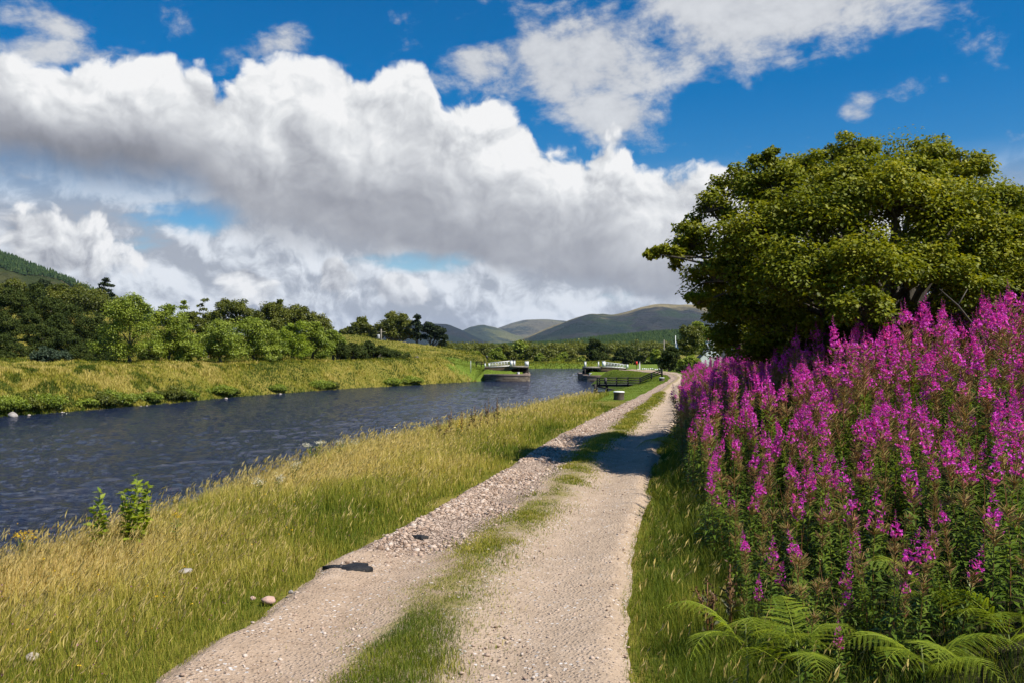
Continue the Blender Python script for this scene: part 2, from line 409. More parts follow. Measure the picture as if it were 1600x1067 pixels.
left_edge = [(-2.6, 88.5), (-7, 81.7), (-13, 73), (-17.9, 62.8), (-20.9, 53.3), (-25, 43.75), (-29, 35), (-35, 22), (-42, 6), (-52, -30)]
WATER = np.array(near_edge + [(9.6, 88.0), (QR[0], 88.5), (QR[0], QR[3]), (9.5, 106), (20, 118), (70, 124), (70, 141), (20, 139.5), (8, 137.5), (2, 136), (-3, 133), (-2, 120), (1.3, 104), (QL[1], QL[3]), (QL[1], 88.5)] + left_edge)
def sdist(x, y, poly=WATER):
    """distance to the shore line, negative in the water"""
    d = np.full(x.shape, 1e9); ins = np.zeros(x.shape, bool); n = len(poly)
    for i in range(n):
        ax, ay = poly[i]; bx, by = poly[(i+1) % n]
        ex, ey = bx-ax, by-ay; L = ex*ex + ey*ey
        t = np.clip(((x-ax)*ex + (y-ay)*ey)/L, 0, 1)
        d = np.minimum(d, (x-ax-t*ex)**2 + (y-ay-t*ey)**2)
        c = ((ay > y) != (by > y)) & (x < (bx-ax)*(y-ay)/((by-ay) if by != ay else 1e-9) + ax)
        ins ^= c
    return np.where(ins, -1, 1)*np.sqrt(d)
WZ = -1.7
def gau(x, y, cx, cy, sx, sy): return np.exp(-(((x-cx)/sx)**2 + ((y-cy)/sy)**2))
def ground_z(x, y, sd=None):
    x, y = np.asarray(x, float), np.asarray(y, float)
    sd = sdist(x, y) if sd is None else sd
    left = (x < np.interp(y, [-30, 0, 90, 135, 200], [-10, -12, 0, -2, -60]))   # land beyond the canal
    far = y > 122
    L, Rr, zp = xl(y), xr(y), zpath(y)
    lr = x - Rr
    # near side
    zr = zp - 0.04 + sst(lr, 0.05, 0.6)*0.05 + np.clip(lr - 1.0, 0, 30)*np.interp(y, [10, 16, 30], [.295, .28, .20])*sst(y, 80, 35)*(1 - 0.6*sst(lr, 3.5, 9))
    zl = zp - 0.02 - sst(L - x, 0.5, 3.0)*0.12
    zn = np.where(x > (L+Rr)/2, zr, zl)
    on = (x > L + .03) & (x < Rr - .03)
    zn = np.where(on, zp - 0.035 - 0.06*sst(np.minimum(x - L, Rr - x), .03, .30), zn)
    zn = zn + (fbm(x*0.9, y*0.9, 3, 3) - 0.5)*0.10*(~on)
    # far side
    inland = sd
    zf = 0.38 + 0.012*inland + 4.6*gau(x, y, -66, 112, 24, 26) + 5.0*gau(x, y, -120, 100, 40, 50) + 1.95*gau(x, y, -21, 112, 12.5, 16) - 0.95*gau(x, y, 0, 96, 6, 9) \
        + 6.0*gau(x, y, -105, 190, 40, 45) + 2.5*gau(x, y, -40, 150, 25, 30)
    zf = zf + (fbm(x*0.25, y*0.25, 4, 9) - 0.5)*0.9*sst(sd, 2, 9) + (fbm(x*1.1, y*1.1, 3, 5) - 0.5)*0.22*sst(sd, 0.3, 2)
    zq = -0.95 + 0.005*np.clip(sd, 0, 60) + (fbm(x*0.2, y*0.2, 3, 8) - 0.5)*0.6
    z = np.where(left, zf, zn); z = np.where(far, np.minimum(zq, 0.5) , z)
    wq = np.where(left, 4.4, np.where(far, 4.0, np.interp(y, [0, 30, 45, 80], [1.9, 2.2, 2.6, 2.4])))
    # the quays: level grass behind the wall
    qm = np.maximum(gau(x, y, -0.4, 92.5, 4.2, 5.5), gau(x, y, 9.0, 92.5, 3.6, 5.5))
    z = z*(1 - 0.0) 
    z = np.where((y > 85) & (y < 100) & (sd > 0), z*(1-qm) + (-0.93)*qm, z)
    prof = sst(np.clip(sd, 0, None)/wq, -0.12, 1.0)**0.9
    qw = sst(np.where(x < 4, x - (QL[0] - 1.3), (QR[1] + 1.0) - x), 0, 1.5)
    prof = np.where((y > 87) & (y < 99) & (np.minimum(abs(x-QL[1]), abs(x-QR[0])) < 5.5), prof*(1-qw) + qw*sst(sd, 0.25, 0.75), prof)
    z = WZ - 0.35 + (z - WZ + 0.35)*prof
    z = np.where(sd < 0, WZ - 0.3 - 1.3*sst(-sd, 0, 3), z)
    rr = np.hypot(x, y)
    z = z + sst(rr, 260, 900)*(fbm(x/400, y/400, 4, 21)*6 - 4.0)
    z = np.where(rr > 200, np.minimum(z, 9.0), z)
    return z

def build_ground():
    a = np.concatenate([np.linspace(-180, -46, 34)[:-1], np.linspace(-46, 46, 760), np.linspace(46, 180, 34)[1:-1]])
    r = np.concatenate([[0.02], np.exp(np.linspace(math.log(0.8), math.log(30), 210))[:-1], np.exp(np.linspace(math.log(30), math.log(150), 330))[:-1], np.exp(np.linspace(math.log(150), math.log(14000), 130))])
    A, RR = np.meshgrid(np.radians(a), r, indexing='ij')
    X, Y = np.sin(A)*RR, np.cos(A)*RR
    sd = sdist(X, Y); Z = ground_z(X, Y, sd)
    na, nr = X.shape
    idx = np.arange(na*nr).reshape(na, nr)
    i0, i1 = idx, np.roll(idx, -1, 0)
    Fq = np.stack([i0[:, :-1], i0[:, 1:], i1[:, 1:], i1[:, :-1]], -1).reshape(-1, 4)
    L = X - xl(Y)
    # where the grass is mown short
    lawn = np.zeros_like(X)
    near = (X > np.interp(Y, [0, 90], [-12, 2])) & (sd > 0)
    lawn = np.where(near, sst(Y, 27, 33)*(1 - sst(X - xr(Y), 6, 12)), lawn)
    lawn = np.maximum(lawn, gau(X, Y, -1.5, 93, 5.5, 6)*1.6*(sd > 0))
    lawn = np.clip(lawn + (fbm(X*.6, Y*.6, 3, 2) - .5)*.5*(lawn > .05), 0, 1)
    lawn *= sst(RR, 200, 130)
    bank = sst(-X - 12 + np.interp(Y, [0, 90], [0, 12]), -1, 1)*(sd > 0)
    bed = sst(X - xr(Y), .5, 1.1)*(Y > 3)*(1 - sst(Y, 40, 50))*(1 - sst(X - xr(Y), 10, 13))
    me = mesh_np('ground', np.stack([X, Y, Z], -1), Fq, {'bed': bed, 'lawn': lawn, 'shore': sd, 'bank': bank}, True)
    m, nb, p, out = material('meadow_ground')
    co = objco(nb)
    n1 = nb.noise(co, 0.35, 6, 0.6); n2 = nb.noise(co, 2.6, 6, 0.65); n3 = nb.noise(co, 19.0, 4, 0.6)
    meadow = nb.ramp(n1*0.45 + n2*0.4 + n3*0.2, [(0.28, (0.05, 0.062, 0.010)), (0.45, (0.11, 0.115, 0.016)), (0.6, (0.20, 0.165, 0.035)), (0.8, (0.30, 0.23, 0.07))])
    mown = nb.ramp(n2*0.6 + n3*0.4, [(0.25, (0.075, 0.115, 0.014)), (0.5, (0.115, 0.165, 0.020)), (0.75, (0.16, 0.195, 0.034))])
    c = nb.mix(nb.ss(attr(nb, 'lawn') + (n2 - 0.5)*0.3, 0.3, 0.6), meadow, mown)
    c = nb.mix(nb.ss(attr(nb, 'bed') + (n2 - 0.5)*0.4, 0.3, 0.7), c, nb.ramp(n3, [(0.3, (0.012, 0.014, 0.006)), (0.7, (0.040, 0.036, 0.016))]))  # under the flowers: dark soil, with shade between the stems painted in
    sh = nb.ss(attr(nb, 'shore') + (n2 - 0.5)*0.5, 0.45, 0.05)
    c = nb.mix(sh, c, nb.ramp(n3, [(0.3, (0.03, 0.026, 0.018)), (0.6, (0.16, 0.14, 0.11)), (0.75, (0.3, 0.27, 0.23))]))
    nb.put(p.inputs['Base Color'], c); p.inputs['Roughness'].default_value = 0.95; p.inputs['Specular IOR Level'].default_value = 0.1
    nb.put(p.inputs['Normal'], nb.bump(n3*0.4 + n2*0.6, 0.10, 0.8))
    tag(link('ground', me, m), kind='structure')
build_ground()

def build_water():
    a = np.radians(np.concatenate([np.linspace(-75, -46, 40)[:-1], np.linspace(-46, 24, 900)]))
    r = np.exp(np.linspace(math.log(3), math.log(170), 620))
    A, RR = np.meshgrid(a, r, indexing='ij'); X, Y = np.sin(A)*RR, np.cos(A)*RR
    # wind ripples running down the canal: many short trains with slightly differing headings
    Z = np.zeros_like(X); g = np.random.default_rng(4)
    wx, wy = X + (fbm(X*.35, Y*.35, 3, 31) - .5)*2.2, Y + (fbm(X*.35, Y*.35, 3, 41) - .5)*2.2
    for i in range(26):
        lam = 0.42*1.13**i if i < 14 else g.uniform(0.5, 1.7); th = R(g.normal(12, 26))
        k = 2*math.pi/lam
        s = np.sin(k*(wx*math.sin(th) + wy*math.cos(th)) + g.uniform(0, 7))
        Z += (1 - abs(s))**1.3*lam*0.0085*np.clip(1.6 - RR*0.0022/lam, 0.15, 1)*(0.35 + 1.3*vnoise(X*.5/lam+i*3, Y*.3/lam, i))
    Z -= Z.mean(); Z *= 0.72
    na, nr = X.shape; idx = np.arange(na*nr).reshape(na, nr)
    Fq = np.stack([idx[:-1, :-1], idx[:-1, 1:], idx[1:, 1:], idx[1:, :-1]], -1).reshape(-1, 4)
    sd = sdist(X, Y); keep = (sd.ravel()[Fq].min(1) < 1.2); Fq = Fq[keep]
    used = np.unique(Fq); remap = -np.ones(na*nr, int); remap[used] = np.arange(len(used))
    me = mesh_np('water', np.stack([X, Y, WZ + Z], -1).reshape(-1, 3)[used], remap[Fq], None, True)
    m, nb, p, out = material('canal_water')
    co = objco(nb)
    p.inputs['Base Color'].default_value = (0.010, 0.016, 0.040, 1); p.inputs['Roughness'].default_value = 0.09; p.inputs['IOR'].default_value = 1.333
    n = nb.noise(nb.vm('MULTIPLY', co, (1.5, 4.6, 1.0)), 1.5, 6, 0.6, 0.5)
    nb.put(p.inputs['Normal'], nb.bump(n, 0.30, 1.0))
    tag(link('water', me, m), kind='structure')
build_water()

def build_path():
    nu, ys = 60, np.concatenate([np.linspace(1.2, 30, 520), np.linspace(30.2, 82, 180)])
    rag = 0.16
    t = np.linspace(0, 1, nu)
    T, Yy = np.meshgrid(t, ys, indexing='ij')
    l = xl(ys) + (fbm(ys*0.5, ys*0, 5, 5) - .5)*rag + (fbm(ys*1.7, ys*0 + 4, 3, 45) - .5)*.15*sst(ys, 2, 4)*sst(ys, 26, 14); r = xr(ys) + (fbm(ys*0.6, ys*0 + 9, 5, 6) - .5)*rag + (fbm(ys*1.5, ys*0 + 2, 3, 46) - .5)*.16*sst(ys, 26, 14)
    X = l + (r - l)*T
    track = np.exp(-((T-.24)/.13)**2) + np.exp(-((T-.76)/.14)**2)
    Z = zpath(Yy) + 0.03 - 0.045*track + 0.02*np.exp(-((T-.5)/.12)**2) - 0.060*(sst(T, .06, 0) + sst(T, .94, 1)) + (fbm(X*3, Yy*3, 4, 15)-.5)*0.035*sst(T, .0, .06)*sst(T, 1, .94)
    gravel = sst(T, .47, .36)*(0.25 + 0.9*sst(Yy, 6.9, 9.0)*(1 - 0.45*sst(Yy, 19, 26)))
    strip = np.exp(-((T - .5 - .03*np.sin(Yy*.7))/.15)**2)
    idx = np.arange(nu*len(ys)).reshape(nu, len(ys))
    Fq = np.stack([idx[:-1, :-1], idx[1:, :-1], idx[1:, 1:], idx[:-1, 1:]], -1).reshape(-1, 4)
    side = sst(T, 0.5, 0.55)
    me = mesh_np('path', np.stack([X, Yy, Z], -1), Fq, {'gravel': gravel, 'strip': strip, 'lane': side}, True)
    m, nb, p, out = material('gravel_track')
    co = objco(nb)
    n1 = nb.noise(co, 1.1, 5, 0.6); n2 = nb.noise(co, 6.0, 6, 0.7); n3 = nb.noise(co, 55.0, 4, 0.7); n4 = nb.noise(co, 160.0, 2, 0.6)
    warm = nb.ramp(n2*0.4 + n3*0.35 + n1*0.25, [(0.3, (0.235, 0.163, 0.110)), (0.5, (0.40, 0.295, 0.208)), (0.7, (0.54, 0.42, 0.315))])
    grey = nb.ramp(n2*0.35 + n3*0.4 + n1*0.25, [(0.3, (0.25, 0.180, 0.125)), (0.5, (0.40, 0.305, 0.220)), (0.7, (0.54, 0.425, 0.325))])
    c = nb.mix(attr(nb, 'lane'), warm, grey)
    v = nb.voro(co, 34.0, out='Color'); vd = nb.voro(co, 34.0)
    c = nb.mix(nb.ss(vd, 0.42, 0.2)*0.7*nb.ss(n2, 0.40, 0.62), c, nb.mix(v, (0.24, 0.17, 0.13), (0.62, 0.50, 0.41)))
    chips = nb.ss(nb.voro(co, 15.0, out='Color'), 0.0, 1.0)
    ch = nb.voro(nb.vm('ADD', co, (7.3, 2.1, 0.0)), 21.0)
    pick = nb.ss(nb.noise(co, 3.1, 3, 0.6), 0.46, 0.58)
    c = nb.mix(nb.ss(ch, 0.27, 0.16)*pick*0.85, c, (0.62, 0.60, 0.58))
    gr = nb.ss(attr(nb, 'gravel')*1.0 + (n2 - 0.5)*0.7, 0.5, 0.75)
    gv = nb.voro(co, 22.0, out='Color'); gd = nb.voro(co, 22.0, 'DISTANCE_TO_EDGE')
    gcol = nb.mix(gv, (0.35, 0.245, 0.18), (0.60, 0.47, 0.37))
    gcol = nb.mix(nb.ss(gd, 0.10, 0.0), gcol, (0.15, 0.10, 0.07))
    c = nb.mix(gr, c, gcol)
    c = nb.mix(nb.ss(n1*0.6 + n4*0.4, 0.54, 0.7)*0.35, c, (0.27, 0.185, 0.125))
    st = nb.ss(attr(nb, 'strip')*0.9 + (n2 - 0.5)*1.5 + (n1 - 0.5)*0.8 + (n3 - 0.5)*0.9, 0.55, 1.05)
    moss = nb.ramp(n3*0.5 + n2*0.5, [(0.3, (0.13, 0.095, 0.045)), (0.5, (0.22, 0.18, 0.055)), (0.7, (0.20, 0.21, 0.04))])
    c = nb.mix(st*0.85, c, moss)
    nb.put(p.inputs['Base Color'], c); p.inputs['Roughness'].default_value = 0.95; p.inputs['Specular IOR Level'].default_value = 0.15
    h = n2*0.35 + n3*0.35 + n4*0.1 - nb.ss(gd, 0.12, 0.0)*gr*0.6 + nb.ss(vd, 0.5, 0.1)*0.25
    nb.put(p.inputs['Normal'], nb.bump(h, 0.035, 1.0))
    tag(link('path', me, m), kind='structure')
build_path()
def zat(x, y): return float(ground_z(np.array([x]), np.array([y]))[0])

# ------------------------------------------------------------------ mountains closing the valley
def ridge(name, prof, dist, depth, stops, base_py=548, seed=1, rough=0.05, patch=None, foot=None):
    """a range whose skyline passes through the given bearings; slopes run down towards us and away behind"""
    px = np.array([p[0] for p in prof], float); py = np.array([p[1] for p in prof], float)
    n = 260; xs = np.linspace(px[0], px[-1], n); top = np.interp(xs, px, py)
    k = np.ones(7)/7; top = np.convolve(np.pad(top, 3, 'edge'), k, 'valid')
    H = (base_py - top)*dist/F
    X0 = (xs - 800)/F*dist
    rows = np.concatenate([np.linspace(0, 1, 40), np.linspace(1.06, 2.0, 12)])
    V = np.zeros((n, len(rows), 3)); tint = np.zeros((n, len(rows)))
    for j, t in enumerate(rows):
        yy = dist - depth*(1 - t); w = (np.sin(np.pi*min(t, 2)/2))**1.15 if t <= 1 else max(0, 1-(t-1))**0.8
        nz = (fbm(X0/(depth*.32) + 3*seed, np.full(n, yy/(depth*.32)), 5, seed) - .5)
        gully = (1 - abs(2*fbm(X0/(depth*.22) + nz, np.full(n, yy/(depth*.7)), 4, seed+5) - 1))
        edge = 4*t*(1-t) if t < 1 else (t-1)
        V[:, j, 0] = X0*(yy/dist); V[:, j, 1] = yy
        V[:, j, 2] = EYE - (base_py-HZ)/F*dist + H*(w + edge*(nz*0.42 - (gully - .5)*0.30)) 
        tint[:, j] = np.clip(w + nz*.3, 0, 1)
    idx = np.arange(n*len(rows)).reshape(n, len(rows))
    Fq = np.stack([idx[:-1, :-1], idx[1:, :-1], idx[1:, 1:], idx[:-1, 1:]], -1).reshape(-1, 4)
    me = mesh_np(name, V, Fq, {'tint': tint}, True)
    m, nb, p, out = material(name + '_heath_and_shade')
    co = objco(nb); s = 1.0/depth
    nn = nb.noise(nb.vm('MULTIPLY', co, (1, 0.6, 1.6)), s*7, 7, 0.62)
    c = nb.ramp(nn, stops)
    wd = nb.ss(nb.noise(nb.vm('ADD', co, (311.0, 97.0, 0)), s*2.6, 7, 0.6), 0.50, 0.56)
    c = nb.mix(wd*0.8, c, (0.014, 0.026, 0.018))  # dark patches: conifer wood, and cloud shadow put into the colour
    if patch:
        col, lo, hi, scale = patch
        c = nb.mix(nb.ss(attr(nb, 'tint') + (nb.noise(co, s*scale, 6, 0.6) - 0.5)*0.9, lo, hi), c, col)
    if foot:
        col, lo, hi = foot
        c = nb.mix(nb.ss(attr(nb, 'tint') + (nb.noise(co, s*9, 5, 0.6) - 0.5)*0.35, lo, hi), c, col)
    nb.put(p.inputs['Base Color'], c); p.inputs['Roughness'].default_value = 1.0; p.inputs['Specular IOR Level'].default_value = 0.0
    nb.put(p.inputs['Normal'], nb.bump(nb.noise(co, s*30, 7, 0.65), depth*0.03, 0.8))
    return tag(link(name, me, m), kind='structure')
HEATH_AND_SHADE = [(0.30, (0.016, 0.022, 0.014)), (0.42, (0.026, 0.030, 0.026)), (0.5, (0.040, 0.039, 0.038)), (0.58, (0.030, 0.046, 0.022)), (0.70, (0.075, 0.070, 0.036))]  # moor and heather tones, darkened for cloud shadow painted into them
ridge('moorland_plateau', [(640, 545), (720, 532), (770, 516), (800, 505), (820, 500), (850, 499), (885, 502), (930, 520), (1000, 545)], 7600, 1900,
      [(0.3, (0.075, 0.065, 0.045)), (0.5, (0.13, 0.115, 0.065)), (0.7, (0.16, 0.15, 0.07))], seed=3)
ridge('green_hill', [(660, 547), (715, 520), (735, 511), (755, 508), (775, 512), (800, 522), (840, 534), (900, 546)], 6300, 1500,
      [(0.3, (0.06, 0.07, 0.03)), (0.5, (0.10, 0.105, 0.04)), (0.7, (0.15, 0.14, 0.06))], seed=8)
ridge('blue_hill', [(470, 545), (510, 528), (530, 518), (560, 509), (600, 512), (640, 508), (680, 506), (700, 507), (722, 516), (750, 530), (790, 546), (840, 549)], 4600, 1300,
      [(0.3, (0.010, 0.014, 0.018)), (0.5, (0.018, 0.022, 0.022)), (0.7, (0.028, 0.028, 0.024))], seed=5)  # very dark tones: cloud shadow over this hill is in the colour
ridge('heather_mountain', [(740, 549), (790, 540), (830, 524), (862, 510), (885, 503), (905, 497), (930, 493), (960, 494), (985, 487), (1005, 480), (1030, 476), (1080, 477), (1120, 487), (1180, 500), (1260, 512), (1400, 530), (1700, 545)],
      4000, 1500, HEATH_AND_SHADE, seed=14, patch=((0.26, 0.21, 0.10), 0.90, 1.10, 5.0), foot=((0.018, 0.036, 0.014), 0.40, 0.22))  # gold near the crest: a sunlit streak painted into the colour

# ------------------------------------------------------------------ foliage building blocks
M['meadow_grass'] = leafy('meadow_grass', [(0.0, (0.075, 0.125, 0.012)), (0.3, (0.16, 0.20, 0.018)), (0.55, (0.35, 0.325, 0.045)), (0.8, (0.58, 0.475, 0.13)), (1.0, (0.66, 0.52, 0.22))], 0.35, 0.6, 0.2)
M['lawn_grass'] = leafy('lawn_grass', [(0.0, (0.10, 0.155, 0.012)), (0.6, (0.18, 0.225, 0.022)), (1.0, (0.28, 0.28, 0.05))], 0.35, 0.6, 0.2)
M['bank_grass'] = leafy('bank_grass', [(0.0, (0.055, 0.090, 0.010)), (0.3, (0.16, 0.18, 0.014)), (0.6, (0.32, 0.285, 0.035)), (1.0, (0.52, 0.42, 0.13))], 0.3, 0.65, 0.15)
M['oak_leaf'] = leafy('oak_leaf', [(0.0, (0.045, 0.062, 0.006)), (0.5, (0.10, 0.118, 0.010)), (1.0, (0.18, 0.18, 0.018))], 0.25, 0.5)
M['big_leaf'] = leafy('hawthorn_leaf', [(0.0, (0.055, 0.075, 0.005)), (0.5, (0.165, 0.190, 0.008)), (0.85, (0.29, 0.285, 0.016)), (1.0, (0.36, 0.32, 0.03))], 0.33, 0.55, 0.22)
M['alder_leaf'] = leafy('alder_leaf', [(0.0, (0.065, 0.105, 0.010)), (0.5, (0.185, 0.24, 0.020)), (1.0, (0.32, 0.37, 0.05))], 0.3, 0.5)
M['gorse_leaf'] = leafy('gorse_leaf', [(0.0, (0.022, 0.035, 0.006)), (0.5, (0.042, 0.062, 0.010)), (1.0, (0.085, 0.098, 0.018))], 0.15, 0.7, 0.15)
M['pine_leaf'] = leafy('pine_leaf', [(0.0, (0.012, 0.024, 0.010)), (0.5, (0.026, 0.042, 0.016)), (1.0, (0.055, 0.070, 0.026))], 0.12, 0.7, 0.15)
M['spruce_leaf'] = leafy('spruce_leaf', [(0.0, (0.012, 0.026, 0.009)), (0.5, (0.024, 0.048, 0.014)), (1.0, (0.050, 0.075, 0.022))], 0.1, 0.8, 0.1)
M['blue_bush_leaf'] = leafy('blue_bush_leaf', [(0.0, (0.03, 0.055, 0.03)), (1.0, (0.08, 0.115, 0.06))], 0.2, 0.6)
M['fern_leaf'] = leafy('fern_leaf', [(0.0, (0.07, 0.125, 0.010)), (0.5, (0.21, 0.285, 0.018)), (1.0, (0.37, 0.42, 0.03))], 0.4, 0.45)
M['sapling_leaf'] = leafy('sapling_leaf', [(0.0, (0.14, 0.22, 0.015)), (1.0, (0.30, 0.36, 0.03))], 0.45, 0.5)
M['willowherb_leaf'] = leafy('willowherb_leaf', [(0.0, (0.030, 0.070, 0.008)), (0.5, (0.095, 0.155, 0.014)), (1.0, (0.20, 0.25, 0.025))], 0.3, 0.45)
M['petal'] = leafy('magenta_petal', [(0.0, (0.52, 0.030, 0.46)), (0.5, (0.76, 0.060, 0.66)), (1.0, (0.88, 0.16, 0.80))], 0.45, 0.55, 0.2)
M['pod'] = leafy('seed_pod', [(0.0, (0.30, 0.13, 0.07)), (0.5, (0.38, 0.24, 0.11)), (1.0, (0.33, 0.31, 0.09))], 0.15, 0.6, 0.2)
M['red_stem'] = rough_mat('red_stem', (0.10, 0.09, 0.022), (0.27, 0.085, 0.035), 2.2, 0.6)
M['green_stem'] = rough_mat('green_stem', (0.07, 0.11, 0.02), (0.16, 0.17, 0.04), 8, 0.6)
M['yellow_flower'] = leafy('yellow_flower', [(0.0, (0.55, 0.33, 0.010)), (1.0, (0.75, 0.52, 0.02))], 0.3)
M['cream_flower'] = leafy('cream_flower', [(0.0, (0.50, 0.46, 0.33)), (1.0, (0.75, 0.72, 0.60))], 0.3)
M['dock_leaf'] = leafy('dock_leaf', [(0.0, (0.03, 0.05, 0.012)), (1.0, (0.10, 0.095, 0.03))], 0.2)
M['brown_seed'] = leafy('brown_seed', [(0.0, (0.05, 0.022, 0.010)), (1.0, (0.14, 0.07, 0.03))], 0.1)

def nrm(v): return v/np.maximum(np.linalg.norm(v, axis=-1, keepdims=True), 1e-9)
def blades(P, h, w, yaw, lean, tint, bow=0.5):
    """grass blades: two bends and a point"""
    n = len(P); d = np.stack([np.cos(yaw), np.sin(yaw), np.zeros(n)], -1)
    fy = yaw + np.pi/2 + (hash2(np.arange(n), np.arange(n)*3, 1) - .5)*2.2
    s = np.stack([np.cos(fy), np.sin(fy), np.zeros(n)], -1)*(w/2)[:, None]
    up = np.array([0, 0, 1.0])
    mid = P + up*(h*0.55)[:, None] + d*(lean*h*0.25)[:, None]
    tip = P + up*(h*(1 - 0.30*lean**2*bow))[:, None] + d*(lean*h*0.8)[:, None]
    V = np.stack([P - s, P + s, mid - s*.75, mid + s*.75, tip], 1).reshape(-1, 3)
    b = (np.arange(n)*5)[:, None]
    Q = b + np.array([[0, 1, 3, 2]]); T = b + np.array([[2, 3, 4]])
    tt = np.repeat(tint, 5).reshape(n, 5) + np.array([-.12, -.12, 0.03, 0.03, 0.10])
    return V, Q, T, np.clip(tt, 0, 1).ravel()
class Soup:
    """collects many small faces into one mesh"""
    def __init__(s): s.V, s.Q, s.T, s.A, s.n = [], [], [], [], 0
    def add(s, V, Q, T, A):
        s.V.append(np.asarray(V, np.float32)); s.A.append(np.asarray(A, np.float32))
        if Q is not None and len(Q): s.Q.append(np.asarray(Q) + s.n)
        if T is not None and len(T): s.T.append(np.asarray(T) + s.n)
        s.n += len(V); return s
    def mesh(s, name):
        return mesh_np(name, np.concatenate(s.V), [np.concatenate(f) for f in (s.Q, s.T) if f], {'tint': np.concatenate(s.A)})
def leaf_quads(P, D, Nn, L, Wd, tint, fold=0.12):
    """pointed leaves: base, two sides, tip; folded slightly along the midrib"""
    D = nrm(D); Sx = nrm(np.cross(D, Nn)); Nn = np.cross(Sx, D); n = len(P)
    L = np.broadcast_to(L, n)[:, None]; Wd = np.broadcast_to(Wd, n)[:, None]
    V = np.stack([P, P + D*L*.45 + Sx*Wd*.5 + Nn*L*fold, P + D*L, P + D*L*.45 - Sx*Wd*.5 + Nn*L*fold], 1).reshape(-1, 3)
    b = (np.arange(n)*4)[:, None]
    T = np.concatenate([b + np.array([[0, 1, 2]]), b + np.array([[0, 2, 3]])])
    return V, None, T, np.repeat(np.broadcast_to(tint, n), 4)

# ------------------------------------------------------------------ trees
def make_crown(centres, radii, per, size, g, flat=0.6, up=0.7, aspect=0.62, tint0=None, spread=0.28):
    n = len(centres); k = np.repeat(np.arange(n), per)
    off = nrm(g.normal(size=(len(k), 3)))*(g.random(len(k))**0.45)[:, None]
    off[:, 2] *= flat
    P = centres[k] + off*radii[k][:, None]
    mid = centres.mean(0)
    nor = nrm(off*0.8 + np.array([0, 0, up]) + g.normal(size=P.shape)*0.45)
    D = nrm(np.cross(nor, g.normal(size=P.shape)) + off*0.5 - np.array([0, 0, 0.25]))
    ct = (g.random(n) if tint0 is None else tint0)
    t = np.clip(ct[k]*0.55 + g.random(len(k))*0.45 + off[:, 2]*spread, 0, 1)  # leaves at cluster tops lighter: light from above put into the tint
    s = size*(0.65 + 0.7*g.random(len(k)))
    return leaf_quads(P, D, nor, s, s*aspect, t)
def branchwork(mb, base, lobes, g, r0, fork=0.35, twigs=None, k=7, wander=0.10):
    """trunk, a limb to every lobe, twigs to the leaf clusters of that lobe"""
    cen = np.mean([c for c, r in lobes], 0); top = max(c[2] for c, r in lobes)
    ht = top - base[2]
    fk = np.array([base[0]*.6 + cen[0]*.4, base[1]*.6 + cen[1]*.4, base[2] + ht*fork])
    mb.tube([base - np.array([0, 0, .15]), base*.97 + fk*.03, base*.5 + fk*.5 + np.array([g.normal()*.03*ht, 0, 0]), fk], [r0*1.45, r0*1.1, r0*.85, r0*.75], 9)
    limbs = []
    for c, r in lobes:
        c = np.asarray(c, float); L = np.linalg.norm(c - fk)
        t0 = g.uniform(0.55, 1.0); s = base*(1-t0) + fk*t0
        pts = [s]
        for t in (0.3, 0.6, 0.85, 1.0):
            q = s*(1-t) + c*t + np.array([0, 0, math.sin(t*math.pi)*0.14*L]) + g.normal(size=3)*wander*L*(t < 1)*.5
            pts.append(q)
        rr = r0*0.55*min(1.0, 0.25 + 0.45*np.mean(r)/(0.16*ht + 1e-6))
        mb.tube(pts, [rr, rr*.75, rr*.55, rr*.35, rr*.15], max(5, k-2), False)
        limbs.append(np.array(pts))
    if twigs is not None:
        for li, cl in twigs:
            L = limbs[li]; j = np.argmin(((L[1:] - cl)**2).sum(1)) + 1
            a = L[j]; m = (a + cl)/2 + g.normal(size=3)*.06*np.linalg.norm(cl-a) + np.array([0, 0, 0.05])
            w = r0*0.09
            mb.tube([a, m, cl], [w, w*.7, w*.3], 4, False)
def tree(name, label, cat, base, lobes, leaf, seed, per=90, csize=0.55, ncl=14, lsize=0.16, r0=0.2, fork=0.3, flat=0.65, group=None,
         twig_every=2, bark='bark', shell=0.55, aspect=0.62, trunk=True, up=0.7, dark=None):
    g = np.random.default_rng(seed)
    root = empty(name, tuple(base)); tag(root, label, cat, group)
    b = np.zeros(3); lob = [(np.asarray(c, float) - np.asarray(base, float), np.atleast_1d(r)*np.ones(3)) for c, r in lobes]
    cs, rs, tw, t0 = [], [], [], []
    for i, (c, r) in enumerate(lob):
        nn = max(min(8, ncl), int(ncl*(r.mean()/np.mean([q[1].mean() for q in lob]))**2))
        d = nrm(g.normal(size=(nn, 3))); rad = shell + (1-shell)*g.random(nn)
        d[:, 2] = np.where(d[:, 2] < -0.35, -d[:, 2]*.6, d[:, 2])
        p = c + d*r*rad[:, None]
        cs.append(p); rs.append(np.full(nn, csize*r.mean())*(0.7 + 0.6*g.random(nn))); t0.append(np.clip(g.normal(0.5, .16) + g.normal(0, .17, nn), 0, 1))
        tw += [(i, q) for q in p[::twig_every]]
    cs, rs, t0 = np.concatenate(cs), np.concatenate(rs), np.concatenate(t0)
    so = Soup().add(*make_crown(cs, rs, per, lsize, g, flat, up, aspect, t0))
    crown = link('crown', so.mesh('crown'), M[leaf], root)
    if trunk:
        mb = MB(); branchwork(mb, b, lob, g, r0, fork, tw); mb.build('trunk', M[bark], root, True)
    return root
def plobes(D, lst, dz=0.0):
    """lobes given as (px, py, radius in px[, depth offset in m])"""
    out = []
    for q in lst:
        d = D + (q[3] if len(q) > 3 else 0.0)
        out.append((np.array(pt(q[0], q[1], d)), q[2]/F*d))
    return out
